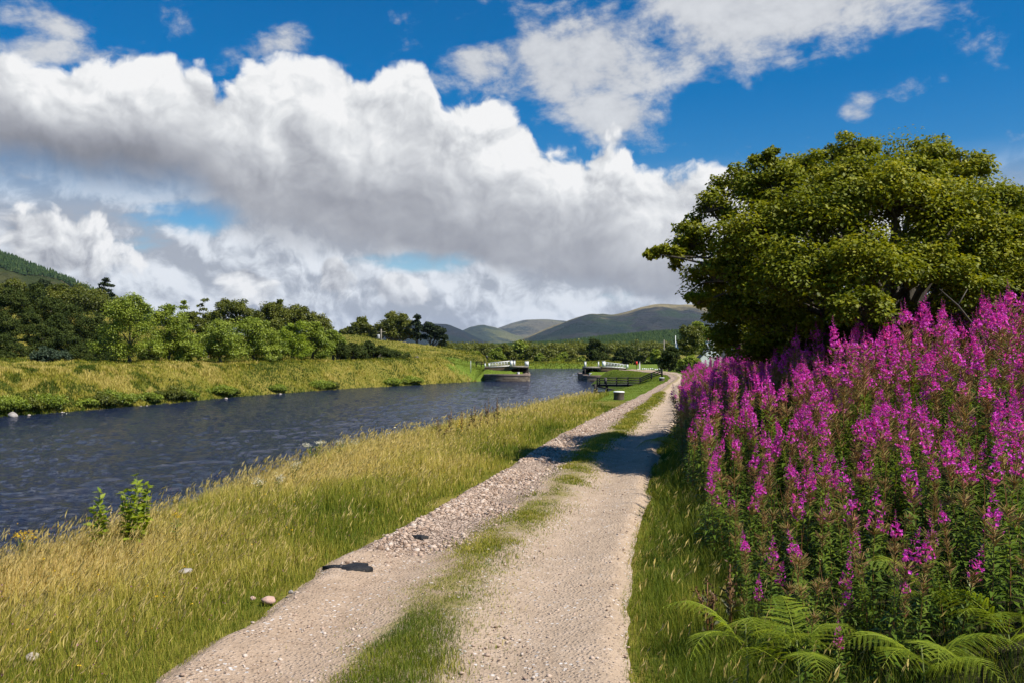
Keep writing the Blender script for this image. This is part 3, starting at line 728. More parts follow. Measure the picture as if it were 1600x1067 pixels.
def ptree(name, label, cat, D, bx, lst, leaf, seed, **kw):
    x = (bx - 800)/F*D
    return tree(name, label, cat, np.array([x, D, zat(x, D)]), plobes(D, lst), leaf, seed, **kw)

# the big spreading tree beyond the flowers on the right
def big_tree():
    D = 14.0
    L = [(1340,240,34,0),(1300,252,26,1),(1450,262,42,1),(1510,275,36,0),(1250,272,38,0),(1195,256,24,-1),(1150,300,38,0),(1112,330,32,-.5),(1085,385,36,-.5),
         (1042,400,20,-1),(1062,408,24,-.5),(1020,396,12,-1),(1555,325,40,0),(1600,345,42,1),(1660,370,50,0),(1120,440,44,-1),(1092,475,22,-1),(1130,490,30,0),(1185,375,58,-1.5),(1285,345,66,-2.0),
         (1390,320,66,-2.2),(1480,350,66,-2.0),(1560,410,60,-2.0),(1250,440,66,-2.6),(1350,430,66,-3.0),(1345,485,46,-3.6),(1450,430,60,-2.6),(1520,460,50,-2.5),(1160,500,46,-.5),(1130,470,34,.4),(1190,455,46,-.6),(1150,540,40,.3),(1215,555,46,-.2),(1290,560,46,0),(1370,540,46,-.4),(1450,540,46,-.4),(1500,500,48,-.6),(1560,490,48,-.4),(1620,505,50,-.2),(1690,500,50,0),(1530,540,44,.2),(1600,550,44,.4),
         (1230,520,46,-.8),(1300,540,40,-.5),(1420,520,46,-1.5),(1600,470,50,-1.5),(1680,450,60,0),(1720,400,50,1),
         (1250,330,70,2.2),(1400,310,80,2.8),(1520,360,80,2.4),(1180,420,60,1.8),(1320,430,80,2.4),(1450,450,80,2.4),(1600,430,70,2.0),(1250,500,60,1.4),
         (1210,300,44,-1.0),(1330,290,46,-1.6),(1420,285,40,-1),(1570,370,40,-2),(1640,420,50,-1)]
    x = (1390-800)/F*D
    base = np.array([x, D, zat(x, D)])
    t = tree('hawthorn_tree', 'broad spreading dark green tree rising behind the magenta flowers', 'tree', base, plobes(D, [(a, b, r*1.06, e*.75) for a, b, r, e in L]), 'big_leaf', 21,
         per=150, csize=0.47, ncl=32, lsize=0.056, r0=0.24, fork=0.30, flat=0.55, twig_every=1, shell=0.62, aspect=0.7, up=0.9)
    # a second, lower shrub fills the shade under it
    return t
big_tree()
ptree('shade_tree', 'olive green tree half hidden behind the left edge of the spreading tree', 'tree', 34, 1165, [(1165,545,26),(1185,520,30),(1172,505,20),(1205,545,34),(1235,530,36)], 'oak_leaf', 5, per=70, ncl=16, lsize=0.13, r0=.16)

# ------------------------------------------------------------------ woods, trees and bushes of the far side
def far_tree(name, label, cat, D, bx, lst, leaf, seed, clear=6.0, **kw):
    if bx < 660 and D < 100:      # keep clear of the water: walk back from the shore along this bearing
        ds = np.arange(30, 130, .25); sdd = sdist((bx-800)/F*ds, ds); land = ds[(sdd > clear) & (ds > 40)]
        D = max(D, float(land.min()))
    a = dict(per=150, ncl=14, lsize=0.0019*D, r0=0.0018*D, csize=0.46, twig_every=3); a.update(kw)
    return ptree(name, label, cat, D, bx, lst, leaf, seed, **a)
BT = 'trees along the far bank'
far_tree('alder_tree', 'tall bushy bright green alder, highest of the row on the far bank', 'tree', 64, 204, [(200,492,32),(184,520,28),(218,518,28),(170,545,24),(232,548,24),(205,473,18),(190,478,15),(222,485,15),(200,550,26)], 'alder_leaf', 31, group=BT)
far_tree('alder_tree', 'green alder with a narrow pointed top beside the highest alder', 'tree', 66, 262, [(262,508,26),(252,538,26),(285,542,24),(264,486,12),(258,495,14),(280,515,18),(268,555,20),(300,550,18)], 'alder_leaf', 32, group=BT)
far_tree('willow_bush', 'rounded pale green bush near the middle of the far bank row', 'bush', 62, 345, [(345,528,28),(330,545,24),(360,545,26),(343,512,14),(352,555,20),(325,555,16)], 'alder_leaf', 33, group=BT)
far_tree('willow_bush', 'widest pale green bush on the far bank, with feathery upright shoots', 'bush', 62.5, 398, [(385,522,26),(410,528,26),(395,548,28),(420,550,20),(375,548,22),(390,505,12),(408,510,12)], 'alder_leaf', 34, group=BT)
far_tree('young_ash_tree', 'vivid green young tree with an upright crown, left one of a close pair', 'tree', 66, 458, [(458,540,22),(450,522,16),(465,515,12),(446,548,18),(470,555,16)], 'sapling_leaf', 35, group=BT)
far_tree('young_ash_tree', 'vivid green young tree leaning right at the end of the row', 'tree', 67, 488, [(488,530,22),(500,545,22),(482,515,15),(478,552,18),(505,560,14),(494,518,12)], 'alder_leaf', 36, group=BT)
OT = 'broad trees behind the far bank'
far_tree('oak_tree', 'round olive oak with a domed crown behind the pale bushes', 'tree', 130, 360, [(360,490,20),(340,497,18),(380,495,18),(350,480,12),(372,480,13),(390,505,14),(330,505,14),(360,512,18)], 'oak_leaf', 41, group=OT, r0=.3)
far_tree('oak_tree', 'tall dark oak with the highest crown in the clump behind the vivid pair', 'tree', 122, 425, [(425,488,18),(415,500,18),(440,498,18),(432,478,11),(410,490,12),(430,515,18)], 'oak_leaf', 42, group=OT, r0=.3)
far_tree('oak_tree', 'middle oak of the dark clump behind the vivid young pair', 'tree', 124, 465, [(462,494,17),(475,500,16),(455,508,16),(470,484,10),(480,515,16)], 'oak_leaf', 43, group=OT, r0=.3)
far_tree('oak_tree', 'drooping oak at the right end of the dark clump', 'tree', 120, 500, [(500,506,13),(508,518,11),(492,515,13),(488,500,12),(505,530,10)], 'oak_leaf', 44, group=OT, r0=.3)
far_tree('birch_tree', 'thin column of foliage rising alone against the clouds', 'tree', 118, 288, [(288,482,7),(286,495,9),(291,508,10),(287,474,4),(290,520,10)], 'alder_leaf', 45, per=40, ncl=10)
far_tree('dying_tree', 'sparse half bare tree with gaps in its crown', 'tree', 118, 316, [(320,470,5),(312,478,4),(318,485,5),(310,492,5),(322,496,6),(315,505,8)], 'oak_leaf', 46, per=22, ncl=6, csize=.5, r0=.12)
HT = 'trees on the grassy knoll'
far_tree('knoll_oak_tree', 'small dark tree on the left rim of the grassy knoll', 'tree', 172, 543, [(542,520,8),(535,524,8),(548,526,9),(556,530,10),(530,530,7)], 'oak_leaf', 50, group=HT)
far_tree('knoll_oak_tree', 'medium olive tree left of the utility pole', 'tree', 170, 566, [(565,510,12),(558,520,12),(574,518,11),(566,502,6),(552,530,10),(575,530,12)], 'oak_leaf', 51, group=HT, r0=.4)
far_tree('knoll_oak_tree', 'large round tree, biggest on the grassy knoll', 'tree', 168, 618, [(618,508,18),(602,515,15),(635,512,14),(612,497,9),(630,498,9),(595,522,11),(640,525,12),(618,525,18)], 'oak_leaf', 52, group=HT, r0=.5)
far_tree('scots_pine_tree', 'slim pine between the biggest knoll tree and the flat topped pine', 'pine tree', 166, 652, [(652,498,5),(650,506,6),(655,513,6),(649,520,6),(654,528,7)], 'pine_leaf', 53, group=HT, per=50)
far_tree('scots_pine_tree', 'flat topped pine with a bare leaning trunk on the knoll', 'pine tree', 160, 673, [(672,512,9),(684,517,9),(664,518,7),(690,527,7),(680,524,9),(690,537,6),(662,527,5)], 'pine_leaf', 54, group=HT, fork=.45, r0=.45)
far_tree('knoll_bush', 'low bush at the foot of the flat topped pine', 'bush', 165, 694, [(700,545,7),(688,543,6),(694,538,6)], 'oak_leaf', 55, group=HT)
# the gorse slope at the left and the gorse on the knoll: bush by bush
GB = 'gorse bushes on the left slope'
GL = ['dark gorse bush on the left slope above the golden grass', 'dark gorse bush on the flank of the grassy knoll']
gorse = [(18,470,26,92),(52,468,28,96),(80,485,26,94),(10,508,24,86),(110,498,30,90),(140,512,26,82),(70,528,28,76),(105,535,26,74),(150,540,22,72),(38,555,24,68),(125,558,22,68),(12,565,20,66),(165,562,18,68),(90,512,24,84),(45,500,20,88),(165,520,18,80),(2,535,24,74),(185,575,10,66)]
for i, (a, b, r, D) in enumerate(gorse):
    gg = np.random.default_rng(300+i)
    far_tree('gorse_bush', GL[0], 'gorse bush', D, a, [(a, b, r*.75), (a - r*.6, b + r*.35, r*.6), (a + r*.6, b + r*.35, r*.6), (a + gg.normal()*r*.3, b - r*.45, r*.45), (a, b + r*.8, r*.7)], 'gorse_leaf', 300+i, group=GB, per=130, ncl=14, csize=.42, lsize=.0017*D, fork=.2)
kb = [(528,545,16,72),(552,548,17,76),(575,545,15,80),(596,552,15,82),(616,556,13,84),(634,561,11,86),(560,562,15,70),(590,566,13,74),(535,566,13,68),(650,566,8,88)]
for i, (a, b, r, D) in enumerate(kb):
    far_tree('gorse_bush', GL[1], 'gorse bush', D, a, [(a, b, r*.8), (a - r*.7, b + r*.3, r*.6), (a + r*.7, b + r*.3, r*.6), (a, b - r*.4, r*.4)], 'gorse_leaf', 340+i, group='gorse bushes on the knoll', per=130, ncl=14, csize=.42, lsize=.0017*D, fork=.2)
for i, (a, b, r, D, lf, lab) in enumerate([(240,552,20,72,'gorse_leaf','dark bush under the highest alder'),(312,538,20,74,'alder_leaf','green bush linking the narrow alder to the pale bushes'),(325,515,14,80,'oak_leaf','olive bush behind the gap in the far bank row'),
        (285,562,14,66,'alder_leaf','low spreading green bush with a fallen branch beside it'),(430,515,20,84,'oak_leaf','olive tree filling the gap behind the widest pale bush'),(520,530,16,80,'alder_leaf','green shrub at the right end of the far bank row'),
        (178,548,22,76,'gorse_leaf','dark bush at the left foot of the highest alder'),(430,545,18,74,'alder_leaf','green bush between the widest pale bush and the vivid pair'),(300,500,14,96,'oak_leaf','rounded bush below the lone thin column of foliage')]):
    far_tree('bank_bush', lab, 'bush', D, a, [(a, b, r*.8), (a - r*.65, b + r*.35, r*.6), (a + r*.65, b + r*.35, r*.6), (a, b - r*.45, r*.5), (a, b + r*.7, r*.7)], lf, 510+i)
for i, (a, b, r, D, lab) in enumerate([(20,448,18,140,'dark tree on the skyline at the left edge under the hill'),(92,455,16,138,'domed tree between the two dark conifers and the wide dome'),(185,478,14,120,'olive tree dropping from the wide dome to the highest alder'),(150,462,14,140,'tree below the tiered conifer'),(40,470,20,130,'dark leafy tree above the gorse at the left edge')]):
    far_tree('hill_tree', lab, 'tree', D, a, [(a, b, r*.8), (a - r*.6, b + r*.4, r*.7), (a + r*.6, b + r*.4, r*.7), (a, b + r, r*.9), (a - r*.5, b + r*1.7, r*.8), (a + r*.5, b + r*1.7, r*.8)], 'oak_leaf', 530+i)
far_tree('blue_bush', 'low blue green bush below the gorse', 'bush', 63, 78, [(75,556,15),(58,562,12),(94,560,13),(78,570,13)], 'blue_bush_leaf', 371)
far_tree('oak_tree', 'wide domed tree above the gorse on the left slope', 'tree', 135, 120, [(115,468,26),(95,475,22),(140,472,22),(158,480,18),(120,490,26),(85,490,20),(150,495,22),(168,490,14)], 'oak_leaf', 372, r0=.4)
far_tree('yew_tree', 'dark conifer, left of two on the skyline under the hill', 'conifer', 170, 52, [(52,447,7),(48,458,9),(56,465,10),(45,470,9)], 'pine_leaf', 373, per=60)
far_tree('yew_tree', 'broad topped dark conifer, right of two on the skyline under the hill', 'conifer', 170, 70, [(70,444,8),(64,452,7),(76,455,8),(70,465,11)], 'pine_leaf', 374, per=60)
far_tree('monkey_puzzle_tree', 'tall dark tiered conifer standing clear on the left skyline', 'conifer', 150, 165, [(165,438,5),(161,445,5),(171,447,5),(158,453,6),(168,456,7),(174,462,5),(163,465,8),(170,474,9),(160,478,8)], 'pine_leaf', 375, per=45, flat=.3, ncl=7, csize=.55, fork=.7, r0=.22)
# low scrub along the waterline of the far bank
SB = 'shrubs along the far waterline'
def shore_at(D):
    le = sorted(left_edge, key=lambda q: q[1]); return float(np.interp(D, [q[1] for q in le], [q[0] for q in le]))
for i, (D, r) in enumerate([(44.6,.8),(45.8,.6),(46.9,.75),(49.4,.4),(50.3,.62),(51.2,.7),(53.6,.45),(55.5,.7),(56.6,.5),(60.3,.62),(61.2,.4),(66,.45),(70.5,.6),(71.6,.5),(78,.5),(80,.6)]):
    x = shore_at(D) - .85; r *= 1.12; z = zat(x, D); gg = np.random.default_rng(400+i)
    lob = [(np.array([x, D, z + r*.45]), np.array([r, r*.8, r*.55])), (np.array([x + gg.uniform(.3, .8)*r, D + .7*r, z + r*.35]), np.array([r*.8, r*.6, r*.42])), (np.array([x - r*.7, D - .5*r, z + r*.35]), np.array([r*.7, r*.6, r*.4]))]
    tree('bank_shrub', 'low dark green shrub at the foot of the golden far bank', 'shrub', np.array([x, D, z]), lob, ('alder_leaf', 'oak_leaf', 'alder_leaf')[i % 3], 400+i, per=150, ncl=14, lsize=.10, r0=.04, fork=.15, group=SB, twig_every=4)
# trees closing the canal beyond the bridge and behind the right bank
MT = 'trees beyond the bridge'
mid = [(742,556,10,158,'rounded green tree at the left end of the belt beyond the left bridge leaf'),(757,550,13,162,'pale green tree behind the lower end of the left white railing'),(774,554,12,156,'low green tree above the middle of the left white railing'),
       (792,549,13,160,'tall green tree behind the two left white pillars'),(812,545,15,164,'tallest tree beyond the left end of the bridge'),(829,553,12,158,'green tree right of the tallest one beyond the left bridge leaf'),(845,560,9,152,'low rounded tree above the bend of the canal'),
       (862,556,12,170,'dark tree over the middle of the bend'),(880,559,10,168,'small dark tree above the bend, between the bridge leaves'),(897,560,9,160,'dark bush near the right white post'),(910,563,8,150,'small bush just left of the dark upright tree'),
       (852,565,7,149,'smallest shrub at the water bend, below the low rounded tree'),(871,565,7,150,'shrub at the bend below the dark tree'),(889,566,7,149,'shrub at the bend below the small dark tree'),(735,562,8,150,'shrub at the foot of the knoll behind the short dark fence')]
for i, (a, b, r, D, lab) in enumerate(mid):
    far_tree('bank_tree', lab, 'tree', D, a, [(a, b, r*.75), (a - r*.6, b + r*.4, r*.6), (a + r*.6, b + r*.4, r*.6), (a + (i % 3 - 1)*r*.3, b - r*.45, r*.5), (a, b + r*.8, r*.7), (a - r*.5, b + r, r*.6), (a + r*.5, b + r, r*.6)], 'oak_leaf' if i % 2 else 'alder_leaf', 450+i, group=MT, per=60, ncl=11)
for i, (a, b, r, D, lab) in enumerate([(948,562,9,158,'bush filling the gap right of the dark upright tree'),(960,564,8,146,'low bush at the left foot of the big rounded bush'),(1000,560,10,160,'olive tree behind the red lifebuoy'),(1033,556,9,150,'tree on the road bend left of the flagpole'),(1046,548,10,170,'dark tree behind the flag')]):
    far_tree('roadside_bush', lab, 'bush', D, a, [(a, b, r*.8), (a - r*.6, b + r*.4, r*.6), (a + r*.6, b + r*.4, r*.6), (a, b - r*.4, r*.5), (a, b + r*.8, r*.7)], 'oak_leaf' if i % 2 == 0 else 'gorse_leaf', 490+i, per=60, ncl=11)
far_tree('dark_tree', 'upright dark tree behind the right bridge leaf', 'tree', 150, 931, [(930,538,8),(936,545,9),(924,548,8),(931,556,11),(940,557,8),(922,560,7)], 'gorse_leaf', 470)
far_tree('round_bush', 'big rounded dark bush behind the right white railing', 'bush', 140, 980, [(980,553,12),(968,560,10),(992,560,11),(975,548,8),(985,565,12)], 'gorse_leaf', 471)
far_tree('green_bush', 'mid green bush beside the big rounded bush', 'bush', 136, 1010, [(1008,556,9),(1018,562,10),(1000,563,8),(1024,552,7)], 'oak_leaf', 472)
far_tree('pale_bush', 'bright low bush behind the white post by the bridge road', 'bush', 118, 1020, [(1018,567,8),(1028,569,7),(1010,570,6)], 'alder_leaf', 473)
far_tree('tall_shrub', 'tall narrow bright green shrub by the road', 'shrub', 116, 1026, [(1025,552,6),(1026,560,7),(1030,566,6)], 'alder_leaf', 474)
far_tree('dark_bush', 'black green bush at the bend of the track below the cottage', 'bush', 74, 1046, [(1048,553,11),(1040,563,10),(1054,565,10),(1046,572,11),(1034,570,7)], 'gorse_leaf', 475)
far_tree('cottage_tree', 'rounded olive tree left of the white cottage', 'tree', 86, 1081, [(1080,528,15),(1069,538,13),(1089,536,11),(1075,518,11),(1087,519,10),(1077,550,14),(1064,550,9)], 'oak_leaf', 476, r0=.22, per=80)
far_tree('cottage_tree', 'taller green tree behind the rounded one by the cottage', 'tree', 112, 1098, [(1098,520,13),(1088,515,9),(1107,528,11),(1090,508,6),(1100,540,13)], 'alder_leaf', 477)
# rounded scrub in front of the cottage garden
far_tree('garden_bush', 'yellowish shrub in the garden in front of the cottage', 'shrub', 70, 1072, [(1068,566,7),(1078,563,8),(1086,566,7)], 'alder_leaf', 478)

# ------------------------------------------------------------------ conifer woods (far off masses)
def conifers(name, P, H, mat):
    so = Soup(); g = np.random.default_rng(len(P)); k = 7
    n = len(P); V = []; T = []
    for t, (z0, z1, r) in enumerate(((0.10, 0.58, .23), (0.36, 0.82, .165), (0.62, 1.0, .10))):
        a = np.linspace(0, 2*np.pi, k, endpoint=False)[None] + g.random((n, 1))*6
        rr = r*H[:, None]*(0.7 + 0.6*g.random((n, k)))
        ring = np.stack([P[:, 0:1] + np.cos(a)*rr, P[:, 1:2] + np.sin(a)*rr, P[:, 2:3] + H[:, None]*(z0 + 0.06*g.random((n, k)))], -1)
        tip = P + np.array([0, 0, 1.0])*(H*z1)[:, None]
        v = np.concatenate([ring, tip[:, None]], 1).reshape(-1, 3); b = (np.arange(n)*(k+1))[:, None, None]
        tr = b + np.array([[j, (j+1) % k, k] for j in range(k)])[None]
        so.add(v, None, tr.reshape(-1, 3), np.repeat(np.clip(g.normal(.5, .22, n), 0, 1), k+1))
    return tag(link(name, so.mesh(name), M[mat]), kind='stuff')
# left hillside with a plantation on its crest
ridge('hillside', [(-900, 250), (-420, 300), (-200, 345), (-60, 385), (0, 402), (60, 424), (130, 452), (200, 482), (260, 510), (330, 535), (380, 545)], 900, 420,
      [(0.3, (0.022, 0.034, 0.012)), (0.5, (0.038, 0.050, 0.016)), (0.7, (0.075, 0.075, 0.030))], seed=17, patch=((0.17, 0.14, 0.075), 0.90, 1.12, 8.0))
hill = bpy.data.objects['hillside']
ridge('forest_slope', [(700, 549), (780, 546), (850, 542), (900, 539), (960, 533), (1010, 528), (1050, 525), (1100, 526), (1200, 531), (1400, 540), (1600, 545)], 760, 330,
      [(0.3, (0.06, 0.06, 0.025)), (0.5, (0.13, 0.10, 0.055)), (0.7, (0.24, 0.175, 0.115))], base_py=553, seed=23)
bpy.context.view_layer.update()
def on_mesh(ob, xy):
    me = ob.data; n = len(me.vertices); co = np.zeros(n*3, np.float32); me.vertices.foreach_get('co', co); co = co.reshape(260, -1, 3)
    return co
def sample_ridge(ob, n, tmin, tmax, g, px0, px1):
    co = on_mesh(ob, None)[:, :40]; i = g.uniform(0, 258.9, n*3); t = g.uniform(tmin, tmax, n*3)*38.9
    i0, j0 = i.astype(int), t.astype(int); fi, fj = (i-i0)[:, None], (t-j0)[:, None]
    p = (co[i0, j0]*(1-fi) + co[i0+1, j0]*fi)*(1-fj) + (co[i0, j0+1]*(1-fi) + co[i0+1, j0+1]*fi)*fj
    px = p[:, 0]/p[:, 1]*F + 800
    return p[(px > px0) & (px < px1)], t[(px > px0) & (px < px1)]/38.9
gc = np.random.default_rng(77)
P, t = sample_ridge(bpy.data.objects['hillside'], 9000, 0.3, 1.0, gc, -150, 330)
f = fbm(P[:, 0]/90, P[:, 1]/90, 3, 5); keep = (t > 0.80 + 0.15*f) | (f > .60)
P = P[keep]; conifers('hillside_conifer_wood', P, gc.uniform(3.5, 8.5, len(P)), 'spruce_leaf')
P, t = sample_ridge(bpy.data.objects['forest_slope'], 16000, 0.05, 1.0, gc, 690, 1320)
f = fbm(P[:, 0]/45, P[:, 1]/60, 3, 9); keep = (t > .42 + .28*(f - .5)) | (f > .52)
P = P[keep]; conifers('conifer_wood', P, gc.uniform(2.6, 6.2, len(P)), 'spruce_leaf')
# mixed woodland on the valley floor
xs = gc.uniform(690, 1180, 420); ds = gc.uniform(230, 520, 420)
P = np.stack([(xs-800)/F*ds, ds, np.zeros_like(ds)], -1); P[:, 2] = ground_z(P[:, 0], P[:, 1])
rr = np.clip(1.25*np.exp(gc.normal(0, .40, 420)), .6, 2.4)*(.7 + ds/800); cs = np.repeat(P, 9, 0) + np.clip(gc.normal(size=(3780, 3)), -1.5, 1.5)*np.repeat(rr, 9)[:, None]*np.array([.7, .7, .38]) + np.array([0, 0, 1.0])*np.repeat(rr, 9)[:, None]*.75
tag(link('valley_woodland', Soup().add(*make_crown(cs, np.repeat(rr, 9)*.6, 70, .5, gc, .7, .7, .62, np.repeat(gc.random(420), 9))).mesh('valley_woodland'), M['oak_leaf']), kind='stuff')

# ------------------------------------------------------------------ rosebay willowherb on the right bank
def willowherb_parts(seed, H, bloom, pods, lean):
    """H height, bloom = number of open flowers, pods = share of the spike already gone to seed"""
    g = np.random.default_rng(seed)
    spike = H*(0.30 + 0.12*pods); z0 = H - spike
    ph = g.uniform(0, 6); bend = lambda z: np.stack([lean*np.cos(ph)*(z/H)**2*H*.5, lean*np.sin(ph)*(z/H)**2*H*.5, z*(1-.06*lean)], -1)
    mb = MB(); zs = np.linspace(0, H, 8); mb.tube([tuple(p) for p in bend(zs)], list(np.interp(zs, [0, H], [.0055, .0014])), 5, False)
    stem = mb.mesh('stem', True)
    # leaves: spirally set, long and narrow, drooping at the ends
    n = int(95*z0/0.9); z = np.sort(g.uniform(0.10*H, z0, n)); a = np.arange(n)*2.4 + g.normal(0, .3, n)
    up = np.interp(z/z0, [0, .5, 1], [0.05, 0.35, 0.75]) + g.normal(0, .18, n)
    D = np.stack([np.cos(a), np.sin(a), up], -1); Nn = np.stack([-np.cos(a)*up, -np.sin(a)*up, np.ones(n)], -1)
    L = np.interp(z/z0, [0, .4, 1], [.09, .145, .085])*g.uniform(.75, 1.2, n); P = bend(z)
    so = Soup(); D = nrm(D); s = nrm(np.cross(D, Nn)); w = (L*.23)[:, None]; Lc = L[:, None]
    m = P + D*Lc*.5; tip = P + D*Lc*.95 - np.array([0, 0, 1])*Lc*g.uniform(.10, .45, (n, 1))
    V = np.stack([P, m + s*w*.5, tip, m - s*w*.5, m + nrm(Nn)*w*-.12], 1).reshape(-1, 3); b = (np.arange(n)*5)[:, None]
    T = np.concatenate([b + np.array([[0, 4, 1]]), b + np.array([[1, 4, 2]]), b + np.array([[0, 3, 4]]), b + np.array([[3, 2, 4]])])
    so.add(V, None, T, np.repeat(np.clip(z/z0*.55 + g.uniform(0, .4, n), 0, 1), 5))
    leaves = so.mesh('foliage')
    # seed pods: thin, slanting up and out along the lower spike
    so = Soup(); zt = z0 + spike*(0.18 + .55*pods); n = int(24 + 64*pods)
    z = g.uniform(z0 - .02, zt, n); a = np.arange(n)*2.4 + g.normal(0, .4, n); e = g.uniform(.45, 1.15, n); L = g.uniform(.055, .105, n)
    D = nrm(np.stack([np.cos(a), np.sin(a), e], -1)); P = bend(z); s = nrm(np.cross(D, np.array([0, 0, 1.0])))*.0034; q = nrm(np.cross(D, s))*.0034
    tip = P + D*L[:, None]
    V = np.stack([P - s, P + s, tip + s*.6, tip - s*.6, P - q, P + q, tip + q*.6, tip - q*.6], 1).reshape(-1, 3); b = (np.arange(n)*8)[:, None]
    so.add(V, np.concatenate([b + np.array([[0, 1, 2, 3]]), b + np.array([[4, 5, 6, 7]])]), None, np.repeat(g.uniform(0, 1, n), 8))
    # buds of the pointed tip
    n = 16; z = np.linspace(H - spike*.26, H*1.0, n); a = np.arange(n)*2.4; r = np.linspace(1, .15, n)
    D = nrm(np.stack([np.cos(a), np.sin(a), np.linspace(-.3, 2.0, n)], -1)); P = bend(z)
    podm = so.mesh('seed_pods'); buds = leaf_quads(P, D, np.cross(D, g.normal(size=(n, 3))), .034*r + .006, .010*r + .003, np.zeros(n))
    # open flowers: four petals each, facing outward
    so = Soup(); n = bloom; zb0, zb1 = (zt - .03), H - spike*.20
    z = g.uniform(zb0, zb1, n); a = np.arange(n)*2.4 + g.normal(0, .5, n); out = np.interp((z - zb0)/(zb1 - zb0), [0, .3, 1], [.062, .058, .018])*g.uniform(.65, 1.2, n)
    Fd = nrm(np.stack([np.cos(a), np.sin(a), g.normal(.0, .35, n)], -1)); Cc = bend(z) + Fd*out[:, None]
    t1 = nrm(np.cross(Fd, np.array([0, 0, 1.0]))); t2 = np.cross(Fd, t1)
    sc = np.interp((z - zb0)/(zb1 - zb0), [0, .6, 1], [1, .95, .5])
    for k in range(4):
        th = k*np.pi/2 + g.normal(.6, .2, n); Dk = t1*np.cos(th)[:, None] + t2*np.sin(th)[:, None] + Fd*g.uniform(.15, .6, (n, 1))
        so.add(*leaf_quads(Cc, Dk, Fd, .0185*sc*g.uniform(.85, 1.2, n), .0165*sc, g.uniform(0, 1, n), 0.05))
    n = max(4, bloom//2)      # sepals and spent petals between
    z = g.uniform(zb0, zb1, n); a = g.uniform(0, 6.3, n); P = bend(z); D = nrm(np.stack([np.cos(a), np.sin(a), g.uniform(-.2, .7, n)], -1))
    so.add(*leaf_quads(P, D, np.cross(D, g.normal(size=(n, 3))), .055, .009, g.uniform(0, .4, n)))
    so.add(*buds)
    flow = so.mesh('blossoms')
    return stem, leaves, podm, flow
KINDS = {  # bloom, pods: the label must hold for every copy
    'full': 'willowherb with a dense full spike of magenta flowers and few pods',
    'mid': 'willowherb with magenta flowers above a fringe of slanting red pods',
    'pods': 'willowherb gone mostly to reddish seed pods, a small magenta tuft on top',
    'leafy': 'leafy willowherb with a small magenta spike, at the front of the bed'}
protos = []
for i, (k, bl, pd) in enumerate([('full', 64, .35), ('full', 50, .5), ('full', 76, .3), ('mid', 34, .78), ('mid', 42, .7), ('mid', 28, .86), ('pods', 16, .98), ('pods', 22, 1.0), ('pods', 10, 1.0), ('leafy', 26, .05), ('leafy', 18, .2), ('leafy', 0, .05)]):
    protos.append((k, willowherb_parts(600+i, 1.5 if k != 'leafy' else 1.2, max(bl, 1), pd, 0.10 + .05*(i % 3))))
def bed_points():
    g = np.random.default_rng(41); n = 16000
    y = np.exp(g.uniform(math.log(4.3), math.log(44), n)); lr = g.uniform(0, 10.5, n)
    x = xr(y) + lr
    edge = np.interp(y, [4, 6, 9, 12, 15, 19, 24, 40], [0.62, 0.66, .66, .55, .30, .12, .12, .05]) + (fbm(y*.9, y*0, 3, 2)-.5)*.35
    px = x/y*F + 800
    ok = (lr > edge) & (px < 1665) & (lr < np.interp(y, [5, 12, 20, 30, 44], [9, 9, 7, 3.5, 2.4]))
    ok &= ~((y > 13.3) & (lr > 5.5)) & ~((y > 11) & (np.hypot(x - 6.32, y - 15) < 1.6))
    x, y, lr, edge = x[ok], y[ok], lr[ok], edge[ok]
    keep, grid = [], {}
    for i in range(len(x)):            # no two stems on the same spot
        d = 0.125 if y[i] < 7.5 else 0.155 if y[i] < 10 else 0.19 if y[i] < 16 else .26
        c = (int(x[i]/.3), int(y[i]/.3)); hit = False
        for a in (-1, 0, 1):
            for b in (-1, 0, 1):
                for j in grid.get((c[0]+a, c[1]+b), ()):
                    if (x[i]-x[j])**2 + (y[i]-y[j])**2 < d*d: hit = True
        if not hit: grid.setdefault(c, []).append(i); keep.append(i)
    k = np.array(keep); return x[k], y[k], lr[k] - edge[k]
bx_, by_, bl_ = bed_points()
order = np.argsort(by_); bx_, by_, bl_ = bx_[order], by_[order], bl_[order]
bz_ = ground_z(bx_, by_)
bed_soup = {k: Soup() for k in range(4)}
gb = np.random.default_rng(5)
first = {}
WG = 'willowherb stems in the flower bed'
n_single = 300
stuff_v = []
print('willowherb', len(bx_))
def read_mesh(me):
    n = len(me.vertices); co = np.zeros(n*3, np.float32); me.vertices.foreach_get('co', co)
    nl = len(me.loops); vi = np.zeros(nl, np.int32); me.loops.foreach_get('vertex_index', vi)
    tot = np.zeros(len(me.polygons), np.int32); me.polygons.foreach_get('loop_total', tot)
    st = np.concatenate([[0], np.cumsum(tot)[:-1]])
    q = np.array([vi[s:s+4] for s in st[tot == 4]]) if (tot == 4).any() else np.zeros((0, 4), int)
    t = np.array([vi[s:s+3] for s in st[tot == 3]]) if (tot == 3).any() else np.zeros((0, 3), int)
    a = np.full(n, .5, np.float32)
    if 'tint' in me.attributes: me.attributes['tint'].data.foreach_get('value', a)
    return co.reshape(-1, 3), q, t, a
raw = [[read_mesh(m_) for m_ in p_[1]] for p_ in protos]
PM = ['red_stem', 'willowherb_leaf', 'pod', 'petal']; PN = ['stem', 'foliage', 'seed_pods', 'blossoms']
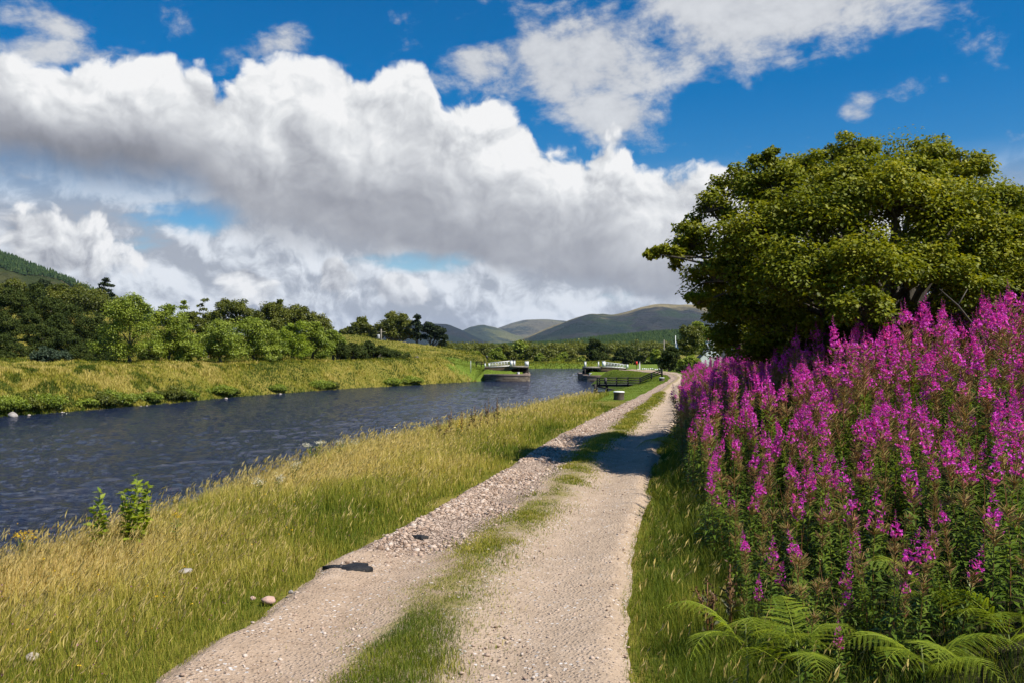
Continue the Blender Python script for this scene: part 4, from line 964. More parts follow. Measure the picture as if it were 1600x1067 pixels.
for i in range(len(bx_)):
    x, y, z, e = bx_[i], by_[i], bz_[i], bl_[i]
    front = y < 6.6 or (e < .35 and y < 13)
    patch = fbm(np.array([x*.8]), np.array([y*.5]), 3, 33)[0]
    if front: j = gb.choice([9, 10, 11, 3, 1], p=[.20, .17, .52, .07, .04])
    elif patch > .52: j = gb.choice([6, 7, 8, 3, 5, 0], p=[.18, .16, .14, .22, .20, .10])
    else: j = gb.choice(12, p=[.09, .09, .06, .13, .13, .12, .07, .06, .05, .07, .07, .06])
    hgt = np.interp(y, [4.3, 6, 9, 14, 24], [.90, 1.0, 1.36, 1.58, 1.2])*np.interp(e, [0, .5, 1.3], [.70, .84, 1.0])*(gb.uniform(.70, 1.12) + .14*(gb.random() < .12))
    s = hgt/(1.5 if j < 9 else 1.2); rz = gb.uniform(0, 6.28); w = s*gb.uniform(.95, 1.2)
    if y > 16: w *= 1.25
    kind = protos[j][0]
    if i < n_single:
        if j not in first:
            r = empty('willowherb', (x, y, z), rz); first[j] = r
            tag(r, KINDS[kind], 'willowherb', WG)
            for m_, nm, pn in zip(protos[j][1], PM, PN):
                if pn == 'blossoms' and j == 11: continue
                link(pn, m_, M[nm], r)
        else: r = copy_tree(first[j]); r.location = (x, y, z); r.rotation_euler = (0, 0, rz)
        r.scale = (w, w, s); r.rotation_euler[0] = gb.normal(0, .09); r.rotation_euler[1] = gb.normal(0, .09)
    else:
        cz, sz = math.cos(rz), math.sin(rz)
        for k in range(4):
            co, q, t, a = raw[j][k]
            if k == 0 and y > 14: pass
            v = np.stack([(co[:, 0]*cz - co[:, 1]*sz)*w + x, (co[:, 0]*sz + co[:, 1]*cz)*w + y, co[:, 2]*s + z], -1)
            if k == 0: a = np.clip(co[:, 2]/1.4, 0, 1)
            bed_soup[k].add(v, q, t, a)
rootb = None
def merge_stuff(name, soups, mats):
    V, Q, T, A, MI, n = [], [], [], [], [], 0
    qm, tm = [], []
    for k, so in enumerate(soups):
        v = np.concatenate(so.V); V.append(v); A.append(np.concatenate(so.A))
        if so.Q: q = np.concatenate(so.Q) + n; Q.append(q); qm.append(np.full(len(q), k))
        if so.T: t = np.concatenate(so.T) + n; T.append(t); tm.append(np.full(len(t), k))
        n += len(v)
    fs = ([np.concatenate(Q)] if Q else []) + ([np.concatenate(T)] if T else [])
    me = mesh_np(name, np.concatenate(V), fs, {'tint': np.concatenate(A)})
    for m_ in mats: me.materials.append(M[m_])
    me.polygons.foreach_set('material_index', np.concatenate(qm + tm).astype(np.int32))
    return tag(link(name, me), kind='stuff')
merge_stuff('willowherb_thicket', [bed_soup[k] for k in range(4)], PM)

# ------------------------------------------------------------------ bracken
def frond_mesh(seed, L):
    """a triangular, twice divided frond arching over along +x"""
    g = np.random.default_rng(seed); so = Soup(); n = 13
    t = np.linspace(.20, 1, n); cx = lambda u: np.stack([u*L*(.92 - .10*u), 0*u, L*(.75*u - .62*u**2.4)], -1)
    P = cx(t); T = nrm(cx(t + .01) - P)
    for sd in (-1, 1):
        for i in range(n):
            pl = L*.42*(1 - t[i])**.8*(1 if i else .8) + .015
            d = nrm(T[i]*.55 + np.array([0, sd, -.10 + g.normal()*.05])); m = max(3, int(pl/.014))
            u = np.linspace(.06, 1, m); C0 = P[i] + d*(pl*u)[:, None] - np.array([0, 0, 1])*(u**2*pl*.22)[:, None]
            pn = nrm(np.cross(d, np.cross(np.array([0, 0, 1.0]), d))); q = nrm(np.cross(pn, d))
            w = pl*.135*(1 - u*.85) + .004; tt = np.clip(.35 + g.normal()*.15 + .25*g.random(m) + .2*u, 0, 1)
            for s2 in (-1, 1):
                so.add(*leaf_quads(C0, q*s2 + d*.45, np.broadcast_to(pn, C0.shape), w, .0085, tt, .05))
    mb = MB(); u = np.linspace(0, 1, 9); mb.tube([tuple(p) for p in cx(u)], list(np.interp(u, [0, 1], [.006, .002])), 5, False)
    so.add(np.concatenate(mb.V), np.concatenate(mb.Q), None, np.full(mb.n, .8))
    for i in range(n):          # midribs of the side leaflets
        for sd in (-1, 1):
            pl = L*.42*(1 - t[i])**.8*(1 if i else .8) + .015; d = nrm(T[i]*.55 + np.array([0, sd, -.10])); mb = MB()
            mb.tube([tuple(P[i] + d*pl*q - np.array([0, 0, 1])*(q*q*pl*.22)) for q in (0, .5, 1)], [.003, .0025, .001], 3, False); so.add(np.concatenate(mb.V), np.concatenate(mb.Q), None, np.full(mb.n, .7))
    return so.mesh('frond'), None
fronds = [frond_mesh(700+i, 1.0) for i in range(4)]
def fern(x, y, L, n, label, seed, z=None, spread=(-3.14, 3.14), stalk=.45, group='bracken ferns'):
    g = np.random.default_rng(seed); root = empty('bracken_fern', (x, y, zat(x, y) if z is None else z)); tag(root, label, 'fern', group)
    st = MB().tube([(0, 0, 0), (.01, 0, stalk*.5), (0, .01, stalk)], [.006, .005, .004], 6).build('stem', M['green_stem'], root, True)
    for k in range(n):
        fr, sk = fronds[k % 4]; f = link('frond', fr, M['fern_leaf'], root)
        f.location = (0, 0, stalk*g.uniform(.55, 1.0)); a = spread[0] + (spread[1]-spread[0])*(k + g.uniform(.2, .8))/n
        f.rotation_euler = (g.normal(0, .25), g.uniform(-.35, .12), a); s = L*g.uniform(.85, 1.3); f.scale = (s, s, s)
    return root
for i, (px, py, D, L, n, sp, lab) in enumerate([
        (1165, 975, 4.35, .42, 6, (-3.4, .3), 'yellow green bracken fern at the path side of the bed, leftmost along the bottom'),
        (1245, 1000, 4.2, .40, 6, (-3.0, 3.0), 'bracken fern beside the leftmost one, its fronds drooping over the dark stems'),
        (1450, 930, 4.9, .40, 4, (-3.5, -.5), 'single arching bracken fern below the small lone flower spikes'),
        (1440, 1010, 4.1, .42, 6, (-3.4, .6), 'bracken fern spreading flat near the bottom edge, left of the corner fern'),
        (1575, 985, 4.3, .46, 6, (-3.6, .4), 'tall bracken fern in the bottom right corner'),
        (1062, 690, 13.2, .62, 5, (-4.2, -1.6), 'small bracken fern hanging over the track edge by the cast shadow'),
        (1150, 825, 8.4, .40, 4, (-4.2, -1.4), 'shaded bracken fern beneath the willowherb beside the track')]):
    x = (px-800)/F*D; top = EYE - (py-HZ)/F*D; zg = zat(x, D)
    fern(x, D, L, n, lab, 800+i, zg, sp, max(.12, top - zg))

# ------------------------------------------------------------------ grass
def logy(g, n, a, b, k=1.0):
    u = g.random(n)
    return np.exp(math.log(a) + u*(math.log(b) - math.log(a))) if k == 1 else (a**(1-k) + u*(b**(1-k) - a**(1-k)))**(1/(1-k))
def grass(name, x, y, h, tint, g, wk=0.0006, wmin=0.0035, mat='meadow_grass', lean=(.05, .75), z=None, heads=None):
    so = Soup(); n = len(x); z = ground_z(x, y) if z is None else z
    P = np.stack([x, y, z - .01], -1); yaw = g.uniform(-np.pi, np.pi, n) + 0.0
    ln = g.uniform(lean[0], lean[1], n); ln = np.where(np.cos(yaw) < 0, ln*.7, ln)
    d = np.hypot(x, y); w = np.maximum(wmin, d*wk)*g.uniform(.6, 1.3, n)
    so.add(*blades(P, h, w, yaw, ln, np.clip(tint, 0, 1)))
    if heads is not None:         # feathery seed heads on thin straw
        k = heads; m = k.sum(); hp = P[k]; hh = h[k]*g.uniform(1.15, 1.6, m); yw = g.uniform(-.9, .9, m); l2 = g.uniform(.1, .5, m)
        so.add(*blades(hp, hh, np.maximum(.0016, d[k]*.00028), yw, l2, np.full(m, .85)))
        dd = np.stack([np.cos(yw), np.sin(yw), np.zeros(m)], -1)
        tip = hp + np.array([0, 0, 1.0])*(hh*(1 - .15*l2**2))[:, None] + dd*(l2*hh*.8)[:, None]
        for r in range(3):
            D = nrm(dd*g.uniform(.2, .9, (m, 1)) + np.array([0, 0, 1.0]) + g.normal(size=(m, 3))*.18)
            so.add(*leaf_quads(tip - D*(.05 + .02*r), D, g.normal(size=(m, 3)), g.uniform(.035, .08, m), np.maximum(.0042, d[k]*.00062), np.clip(g.normal(.93, .08, m), 0, 1)))
    return tag(link(name, so.mesh(name), M[mat]), kind='stuff')
g6 = np.random.default_rng(61)
# the uncut verge between the track and the canal
n = 210000; y = logy(g6, n, 3.0, 36, 1.25); s = g6.uniform(-.10, 1.42, n)
x = xl(y) - s*crest_w(y) - .02
f1 = fbm(x*1.3, y*1.3, 4, 3); f2 = fbm(x*.55, y*.4, 3, 8); f3 = vnoise(x*4, y*4, 5)
keep = (g6.random(n) < np.interp(s + (f1 - .5)*.28 + (f3 - .5)*.05, [-.05, .0, .10, 1.4], [0, .5, 1, 1]))*(y < 33 + 3*(f1 - .5) - 6*(s < .45)) > 0
h = np.interp(s, [-.04, .0, .15, .5, .9, 1.42], [.04, .075, .17, .25, .27, .24])*(0.45 + .75*f1 + .35*f3)*g6.uniform(.55, 1.2, n)*np.interp(y, [3, 6, 10, 16, 30], [.62, .75, .92, 1.0, .85])
tn = np.interp(s, [-.04, .25, .6, 1.0], [.27, .45, .62, .76]) + (f2 - .5)*1.1 + (f1 - .5)*.5 + g6.normal(0, .14, n)
hd = (g6.random(n) < np.interp(s, [0, .3, .8, 1.2], [.012, .07, .14, .15])*np.clip(f2*2.2 - .3, .1, 1.6))
x, y, h, tn, hd = x[keep], y[keep], h[keep], tn[keep], hd[keep]
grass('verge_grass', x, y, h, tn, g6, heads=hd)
# the mossy strip between the wheel tracks
def path_z(x, y):
    T = (x - xl(y))/(xr(y) - xl(y)); track = np.exp(-((T-.24)/.13)**2) + np.exp(-((T-.76)/.14)**2)
    return zpath(y) + 0.03 - 0.045*track + 0.02*np.exp(-((T-.5)/.12)**2) - 0.07*(sst(T, .05, 0) + sst(T, .95, 1))
n = 120000; y = logy(g6, n, 3.2, 34, 1.3); t = .5 + .03*np.sin(y*.7) + g6.normal(0, .080, n)*np.interp(y, [4, 6, 9, 30], [1.15, 1.0, .9, .8])
x = xl(y) + t*(xr(y) - xl(y)); f1 = fbm(x*2.6, y*1.6, 4, 12)
clump = np.maximum(sst(y, 6.6, 5.4)*sst(abs(t - .5), .14, .06), 0)
keep = (f1*.55 + .235 + clump*.35 + sst(y, 13, 20)*.06 > .40 + .26*g6.random(n) - .05*sst(y, 5, 8))
h = (.012 + .028*f1 + .022*clump)*g6.uniform(.5, 1.3, n)*np.interp(y, [6, 16, 30], [1, 1.3, 1.9])
tn = .34 - .22*clump + (f1 - .5)*.6 + g6.normal(0, .15, n)
grass('track_grass', x[keep], y[keep], h[keep], tn[keep], g6, z=path_z(x, y)[keep], lean=(.1, .9))
n = 60000; y = logy(g6, n, 2.9, 12, 1.4); s = g6.uniform(-.10, .40, n); x = xl(y) - s*crest_w(y) - .02; f1 = fbm(x*2.0, y*2.0, 4, 83)
k = s + (f1 - .5)*.30 > -.03 + .05*g6.random(n)
grass('verge_fringe_grass', x[k], y[k], ((.025 + .07*f1)*g6.uniform(.5, 1.4, n))[k], (.30 + (f1 - .5)*.9 + g6.normal(0, .15, n))[k], g6, lean=(.1, .95))
# the right verge and the dark tangle under the flowers
n = 62000; y = logy(g6, n, 2.8, 40, 1.35); lr = g6.gamma(1.5, .42, n) - .26*vnoise(y*3.1, y*0, 6)*vnoise(y*.9, y*0, 7) - .03; x = xr(y) + lr
f1 = fbm(x*1.7, y*1.7, 4, 22)
h = np.interp(lr, [-.06, .05, .3, .8, 2], [.05, .09, .20, .26, .34])*(0.35 + 1.1*f1)*g6.uniform(.5, 1.2, n)
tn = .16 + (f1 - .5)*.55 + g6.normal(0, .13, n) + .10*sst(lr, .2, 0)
hd = (g6.random(n) < .012)
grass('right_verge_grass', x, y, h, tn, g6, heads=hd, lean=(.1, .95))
# mown banks beyond
n = 90000; y = logy(g6, n, 27, 84, 1.4); x = xl(y) - g6.uniform(-.02, 1.1, n)*(crest_w(y) + .6)
right = g6.random(n) < .22; x = np.where(right, xr(y) + g6.gamma(1.5, 1.0, n), x)
k = (y > 28 + 2*g6.normal(size=n)*.5) | right; f1 = fbm(x, y, 3, 4)
grass('mown_grass', x[k], y[k], (g6.uniform(.015, .035, n)*(y/45)**.5)[k], (f1 + g6.normal(0, .2, n) - .05)[k], g6, mat='lawn_grass', wk=.00055, lean=(.1, .8))
n = 26000; a_, b_ = g6.normal(-1.6, 2.6, n), g6.normal(92.8, 3.0, n); k = (sdist(a_, b_) > .35) & (gau(a_, b_, -1.5, 93, 5.5, 6) > .35) & ~((a_ > -2.6) & (b_ > 90.9))
grass('quay_grass', a_[k], b_[k], g6.uniform(.02, .07, k.sum()), (fbm(a_[k], b_[k], 3, 4) + g6.normal(0, .2, k.sum())), g6, mat='lawn_grass', wk=.00055, lean=(.1, .8))
# golden grass of the far bank and the knoll
n = 420000; y = logy(g6, n, 41, 128, 1.9); px = g6.uniform(-60, 780, n); x = (px - 800)/F*y
sd_ = sdist(x, y); left = x < np.interp(y, [0, 90, 135], [-10, -1.5, -3]); k = (sd_ > .12) & left & (g6.random(n) < np.interp(sd_, [0, 4, 9, 30], [1, 1, .6, .45]))
x, y, sd_, px = x[k], y[k], sd_[k], px[k]; n = len(x)
f1 = fbm(x*.75, y*.75, 4, 51); f2 = fbm(x*.22, y*.16, 3, 57); f3 = fbm(x*2.2, y*2.2, 2, 58)
h = (.09 + .38*f1**1.6)*g6.uniform(.5, 1.15, n)*np.interp(sd_, [0, 1, 4, 8, 14], [.9, 1.0, 1.0, .95, .75])
f4 = fbm(x*1.5, y*.9, 3, 91); tn = .42 + (f2 - .5)*1.8 + (f1 - .45)*.6 + (f3 - .5)*1.1 - .9*sst(f4, .58, .70) + g6.normal(0, .13, n) - .35*sst(sd_, 1.2, .1)
lawnl = gau(x, y, -1.5, 93, 5.5, 6) > .45
kk = ~(lawnl & (h > .08))
grass('far_bank_grass', x[kk], y[kk], h[kk], tn[kk], g6, mat='bank_grass', wk=.00062, lean=(.25, 1.15))
n = 26000; y = g6.uniform(136.5, 165, n); px = g6.uniform(740, 1010, n); x = (px-800)/F*y; k = sdist(x, y) > .2
grass('far_meadow_grass', x[k], y[k], g6.uniform(.08, .26, k.sum()), .42 + (fbm(x[k]*.15, y[k]*.15, 3, 2)-.5)*1.2 + g6.normal(0, .15, k.sum()), g6, mat='bank_grass', wk=.0007)
# little yellow and purple meadow flowers in the verge
def dots(name, n, mat, smin, hk, seed, r):
    g = np.random.default_rng(seed); y = logy(g, n, 4, 24, 1.2); s = g.uniform(smin, 1.1, n); x = xl(y) - s*crest_w(y)
    z = ground_z(x, y) + np.interp(s, [0, .5, 1], [.12, .30, .48])*hk*g.uniform(.7, 1.15, n); P = np.stack([x, y, z], -1); so = Soup()
    for k in range(5):
        D = nrm(g.normal(size=(n, 3)) + np.array([0, -.3, .7])); so.add(*leaf_quads(P, D, g.normal(size=(n, 3)), np.maximum(r, y*.0008)*g.uniform(.6, 1.2, n), np.maximum(r, y*.0008)*.7, g.random(n)))
    return tag(link(name, so.mesh(name), M[mat]), kind='stuff')
dots('yellow_meadow_flowers', 130, 'yellow_flower', .1, .9, 1, .012)
M['clover'] = leafy('clover_flower', [(0.0, (0.20, 0.05, 0.13)), (1.0, (0.40, 0.16, 0.30))], .2)
dots('clover_flowers', 260, 'clover', .05, .75, 2, .009)
dots('brown_seed_heads', 1500, 'brown_seed', .08, .85, 3, .0075)

# ------------------------------------------------------------------ stones
ICO = np.array([(0, 0, 1)] + [(.894*math.cos(a), .894*math.sin(a), .447) for a in np.arange(5)*1.2566] + [(.894*math.cos(a+.628), .894*math.sin(a+.628), -.447) for a in np.arange(5)*1.2566] + [(0, 0, -1)])
ICF = np.array([(0, 1+i, 1+(i+1) % 5) for i in range(5)] + [(1+i, 6+i, 1+(i+1) % 5) for i in range(5)] + [(1+(i+1) % 5, 6+i, 6+(i+1) % 5) for i in range(5)] + [(6+i, 11, 6+(i+1) % 5) for i in range(5)])
def pebbles(x, y, z, r, tint, g):
    n = len(x); sc = r[:, None]*np.stack([g.uniform(.75, 1.35, n), g.uniform(.7, 1.1, n), g.uniform(.38, .75, n)], -1)
    v = ICO[None]*(1 + g.normal(0, .22, (n, 12, 1)))*sc[:, None]; a = g.uniform(0, 6.3, n); b = g.normal(0, .4, n)
    v = np.stack([v[..., 0], v[..., 1]*np.cos(b)[:, None] - v[..., 2]*np.sin(b)[:, None], v[..., 1]*np.sin(b)[:, None] + v[..., 2]*np.cos(b)[:, None]], -1)
    X = v[..., 0]*np.cos(a)[:, None] - v[..., 1]*np.sin(a)[:, None]; Y = v[..., 0]*np.sin(a)[:, None] + v[..., 1]*np.cos(a)[:, None]
    V = np.stack([X + x[:, None], Y + y[:, None], v[..., 2] + z[:, None]], -1).reshape(-1, 3)
    return V, None, ((np.arange(n)*12)[:, None, None] + ICF[None]).reshape(-1, 3), np.repeat(tint, 12)
def stone_tint(name, stops):
    m, nb, p, out = material(name); c = nb.ramp(attr(nb, 'tint'), stops)
    nb.put(p.inputs['Base Color'], nb.mix(nb.noise(objco(nb), 60, 4, .6), nb.mix(1.0, c, (.6, .57, .55), 'MULTIPLY'), c)); p.inputs['Roughness'].default_value = .9; p.inputs['Specular IOR Level'].default_value = .2
    return m
M['gravel'] = stone_tint('loose_gravel', [(0.0, (.22, .15, .105)), (.3, (.42, .305, .23)), (.7, (.56, .435, .34)), (1.0, (.65, .56, .48))])
so = Soup(); n = 24000; y = logy(g6, n, 6.6, 30, 1.35); t = np.abs(g6.normal(.20, .15, n)); x = xl(y) + t*(xr(y) - xl(y)) - .10
f1 = fbm(x*1.2, y*.9, 3, 71)
k = (t < .46) & (g6.random(n) < sst(y, 6.9, 9.5)*1.1*np.interp(y, [16, 22, 30], [1, .7, .5])) & (f1 > .30)
r = np.minimum(.030, .0075*np.exp(g6.exponential(.42, n)))*np.interp(y, [8, 30], [1, 1.25])
so.add(*pebbles(x[k], y[k], path_z(x, y)[k] + r[k]*.02 - .01*(t[k] < .05), r[k], g6.random(k.sum()), g6))
n = 9000; y = logy(g6, n, 3.6, 24, 1.5); t = g6.uniform(.01, .99, n); x = xl(y) + t*(xr(y) - xl(y)); f1 = fbm(x*2.5, y*2.0, 3, 75)
k = g6.random(n) < np.where(abs(t - .5) > .12, f1*1.1, .2); r = np.minimum(.016, .0042*np.exp(g6.exponential(.4, n)))
so.add(*pebbles(x[k], y[k], path_z(x, y)[k] + r[k]*.1, r[k], np.clip(g6.normal(.6, .3, k.sum()), 0, 1), g6))
tag(link('gravel', so.mesh('gravel'), M['gravel']), kind='stuff')
def stone(name, label, x, y, z, size, mat, seed, group=None):
    g = np.random.default_rng(seed); bm_v = ICO*(1 + g.normal(0, .13, (12, 1)))*np.array(size)
    # one subdivision with jitter gives a broken, angular stone
    V = [tuple(v) for v in bm_v]; mid = {}; T = []
    def m_(a, b):
        kx = (min(a, b), max(a, b))
        if kx not in mid: mid[kx] = len(V); q = (np.array(V[a]) + np.array(V[b]))/2*(1 + g.uniform(.0, .14)); V.append(tuple(q))
        return mid[kx]
    for a, b, c in ICF: ab, bc, ca = m_(a, b), m_(b, c), m_(c, a); T += [(a, ab, ca), (ab, b, bc), (ca, bc, c), (ab, bc, ca)]
    o = link(name, mesh_np(name, V, np.array(T)), M[mat]); o.location = (x, y, z + size[2]*.35); o.rotation_euler = (0, 0, g.uniform(0, 6))
    return tag(o, label, 'stone', group)
def vstone(name, label, px, py, sz, mat, seed, zoff=0.0):
    x, y = gp(px, py); z = zat(x, y)
    x, y = gp(px, py, z); stone(name, label, x, y, zat(x, y) + zoff, sz, mat, seed)
vstone('stone', 'large pink stone at the left edge of the track, nearest the grass', 420, 945, (.055, .045, .03), 'pink_rock', 1, .03)
vstone('stone', 'smaller pink stone just left of the large pink one', 396, 942, (.026, .022, .016), 'pink_rock', 2, .03)
vstone('stone', 'small pale stone on the track right of the large pink one', 455, 939, (.022, .02, .014), 'pale_rock', 3, .05)
vstone('flat_stone', 'flat whitish stone lying in the green verge grass', 290, 912, (.075, .04, .022), 'pale_rock', 4, .11)
vstone('stone', 'grey brown stone in the grass at the lower left corner', 52, 1040, (.05, .035, .03), 'rock', 5, .05)
vstone('stone', 'pale stone on the gravel below the black membrane', 551, 908, (.028, .022, .016), 'pale_rock', 7, .045)
vstone('stone', 'greyish flat stone beside the grass strip at the bottom of the track', 527, 1030, (.05, .03, .018), 'rock', 8, .05)
vstone('stone', 'pale stone at the middle of the track beside the thin strip', 787, 829, (.06, .045, .035), 'pale_rock', 9, .04)
vstone('stone', 'pink stone at the right rim of the coarse gravel', 745, 850, (.05, .04, .03), 'pink_rock', 10, .05)
vstone('stone', 'small upright white stone at the edge of the cast shadow', 962, 693, (.045, .04, .055), 'pale_rock', 11, .05)
ss_ = [(44.3, .20, 'largest whitish boulder at the far waterline, left end'), (43.4, .12, 'grey boulder at the far waterline by the left edge')]
for i, (d, r, lab) in enumerate(ss_):
    x = shore_at(d) + .10; stone('boulder', lab, x, d, WZ - .02, (r*1.2, r, r*.9), 'pale_rock' if i == 0 else 'rock', 30+i)
for i, d in enumerate([45.2, 47.0, 51.9, 52.3, 59.4, 65.0]):
    r = np.random.default_rng(i).uniform(.05, .10); stone('shore_stone', 'small stone at the foot of the far bank', shore_at(d) + .02, d, WZ - .02, (r*1.3, r, r*.8), ('rock', 'rock', 'pale_rock', 'rock')[i % 4], 60+i, 'stones along the far waterline')
# torn black membrane showing through the gravel
def membrane(label, px, py, w, d, seed):
    x, y = gp(px, py); g = np.random.default_rng(seed); n = 22; a = np.linspace(0, 2*np.pi, n, endpoint=False)
    rr = 1 + .75*(vnoise(np.cos(a)*1.7 + seed, np.sin(a)*1.7, seed) - .5)*2 + g.normal(0, .07, n)
    V = [(0, 0, .012)]; T = []
    for q, zz in ((.5, .006), (1, .0), (1, -.03)):
        V += [(w*q*r*math.cos(t), d*q*r*math.sin(t), zz + g.uniform(0, .008)*(zz >= 0)) for r, t in zip(rr, a)]
    for j in range(n):
        k = (j+1) % n; T.append((0, 1+j, 1+k))
        for o in (1, 1+n): T += [(o+j, o+n+j, o+n+k), (o+j, o+n+k, o+k)]
    o = link('black_membrane', mesh_np('black_membrane', V, np.array(T)), M['membrane']); o.location = (x, y, float(path_z(np.array([x]), np.array([y]))[0]) + .008); o.rotation_euler = (0, 0, .30)
    tag(o, label, 'membrane')
membrane('larger torn patch of black membrane exposed at the gravel edge', 548, 891, .15, .14, 3)
membrane('smaller scrap of black membrane among the pink gravel', 657, 838, .075, .07, 8)

# ------------------------------------------------------------------ single plants along the water's edge
def herb(name, label, cat, px, py, D, h, build, seed, group=None):
    """base of the stems hidden in the grass below the given point"""
    x = (px-800)/F*D; z = zat(x, D); top = EYE - (py-HZ)/F*D
    r = empty(name, (x, D, z)); tag(r, label, cat, group); build(r, max(.25, top - z), np.random.default_rng(seed)); return r
def sapling(n, spread, leaf='sapling_leaf', L=.15):
    def f(r, h, g):
        mb, so = MB(), Soup()
        for k in range(n):
            a = g.uniform(0, 6.3); hh = h*(1 if k == 0 else g.uniform(.5, .92)); off = np.array([math.cos(a), math.sin(a), 0])*spread*(k > 0)*g.uniform(.4, 1)
            pts = [np.array([0, 0, 0]) + off*.3, off*.7 + np.array([0, 0, hh*.5]), off + np.array([0, 0, hh])]
            mb.tube([tuple(p) for p in pts], [.006, .005, .002], 5)
            for t in np.linspace(.34, 1.0, 10):
                p = pts[0]*(1-t)**2 + 2*pts[1]*t*(1-t) + pts[2]*t*t
                for q in range(2):      # a feathered leaf of opposite leaflets
                    a2 = g.uniform(0, 6.3); d = nrm(np.array([math.cos(a2), math.sin(a2), .35 + .5*t])); m = 7
                    u = np.linspace(.15, 1, m)[:, None]*L*g.uniform(.7, 1.1); C0 = p + d*u; sdv = nrm(np.cross(d, [0, 0, 1.0]))
                    for sg in (-1, 1): so.add(*leaf_quads(C0, sg*sdv + d*.4 + np.array([0, 0, .1]), np.broadcast_to(np.array([0, 0, 1.0]) - d*.3, C0.shape), L*.38, L*.17, np.clip(g.normal(.55, .25, m), 0, 1)))
        mb.build('stem', M['green_stem'], r, True); link('foliage', so.mesh('foliage'), M[leaf], r)
    return f
def pinnate(n, lo, hi):
    def f(r, h, g):
        for k in range(n):
            me = fronds[k % 4][0].copy(); me.materials.clear(); fr = link('frond', me, M['sapling_leaf'], r); s = h*g.uniform(lo, hi)
            fr.location = (g.normal(0, .03), g.normal(0, .03), h*g.uniform(.0, .12)); fr.rotation_euler = (g.normal(0, .35), -g.uniform(.75, 1.25), g.uniform(0, 6.3)); fr.scale = (s, s*.62, s)
        MB().tube([(0, 0, -.05), (.01, 0, h*.35), (0, .01, h*.7)], [.006, .005, .002], 6).build('stem', M['green_stem'], r, True)
    return f
def flowerhead(n, spread, mat, flat, rad, leafy_=True):
    def f(r, h, g):
        mb, so, fl = MB(), Soup(), Soup(); tips = []
        for k in range(n):
            a = g.uniform(0, 6.3); hh = h*g.uniform(.82, 1.0); o = np.array([math.cos(a), math.sin(a), 0])*spread*g.uniform(.2, 1)
            mb.tube([(0, 0, 0), tuple(o*.5 + [0, 0, hh*.55]), tuple(o + [0, 0, hh])], [.005, .004, .002], 5); tips.append(o + [0, 0, hh])
            m = 9; t = g.uniform(.15, .85, m); C0 = o*t[:, None]*.8 + np.stack([0*t, 0*t, t*hh], -1); a2 = g.uniform(0, 6.3, m)
            if leafy_: so.add(*leaf_quads(C0, np.stack([np.cos(a2), np.sin(a2), g.uniform(.1, .8, m)], -1), g.normal(size=(m, 3)) + np.array([0, 0, 2.0]), h*.2, h*.055, g.random(m)))
        for tp in tips:
            m = 60; q = g.normal(size=(m, 3))*np.array([rad, rad, rad*flat]); fl.add(*leaf_quads(tp + q, g.normal(size=(m, 3)) + np.array([0, 0, .4]), g.normal(size=(m, 3)), rad*.42, rad*.34, g.random(m)))
        mb.build('stem', M['green_stem'], r, True)
        if leafy_: link('foliage', so.mesh('foliage'), M['willowherb_leaf'], r)
        link('blossoms', fl.mesh('blossoms'), M[mat], r)
    return f
def dock(r, h, g):
    mb, so, sd2 = MB(), Soup(), Soup()
    for k in range(3):
        a = g.uniform(0, 6.3); o = np.array([math.cos(a), math.sin(a), 0])*.10*k; hh = h*(1, .85, .7)[k]
        mb.tube([(0, 0, 0), tuple(o*.6 + [0, 0, hh*.5]), tuple(o + [0, 0, hh])], [.007, .006, .003], 5)
        m = 9; t = g.uniform(.15, .7, m); a2 = g.uniform(0, 6.3, m); C0 = o*t[:, None] + np.stack([0*t, 0*t, t*hh], -1)
        so.add(*leaf_quads(C0, np.stack([np.cos(a2), np.sin(a2), g.uniform(.1, .9, m)], -1), g.normal(size=(m, 3)) + np.array([0, 0, 2.0]), .09, .026, g.random(m)))
        m = 45; t = g.uniform(.55, 1.0, m); C0 = o*t[:, None] + np.stack([0*t, 0*t, t*hh], -1) + g.normal(size=(m, 3))*.010
        sd2.add(*leaf_quads(C0, g.normal(size=(m, 3)) + np.array([0, 0, 1.0]), g.normal(size=(m, 3)), .024, .012, g.random(m)))
    mb.build('stem', M['red_stem'], r, True); link('foliage', so.mesh('foliage'), M['dock_leaf'], r); link('seed_sprays', sd2.mesh('seed_sprays'), M['brown_seed'], r)
def broadleaf(n, spread):
    def f(r, h, g):
        mb, so = MB(), Soup()
        for k in range(n):
            a = g.uniform(0, 6.3); hh = h*(1 if k == 0 else g.uniform(.55, .95)); o = np.array([math.cos(a), math.sin(a), 0])*spread*(k > 0)*g.uniform(.5, 1)
            mb.tube([(0, 0, -.05), tuple(o*.6 + [0, 0, hh*.5]), tuple(o + [0, 0, hh])], [.006, .005, .002], 5)
            for t in np.linspace(.30, 1.0, 8):
                m = 4; p = o*(.3 + .7*t) + np.array([0, 0, hh*t]); a2 = g.uniform(0, 6.3, m)
                so.add(*leaf_quads(np.broadcast_to(p, (m, 3)), np.stack([np.cos(a2), np.sin(a2), g.uniform(-.3, .9, m)], -1), g.normal(size=(m, 3))*.4 + np.array([0, 0, 1.0]), 0.10*(1.25 - .6*t)*g.uniform(.7, 1.2, m), 0.052*(1.2 - .5*t), np.clip(g.normal(.65, .25, m), 0, 1)))
        mb.build('stem', M['green_stem'], r, True); link('foliage', so.mesh('foliage'), M['sapling_leaf'], r)
    return f
herb('rowan_sapling', 'bright green leafy sapling standing tall above the verge against the water', 'sapling', 214, 742, 8.1, 1, broadleaf(11, .17), 1)
herb('rowan_sapling', 'slimmer green sapling just left of the leafy tall one', 'sapling', 156, 768, 8.0, 1, broadleaf(4, .07), 2)
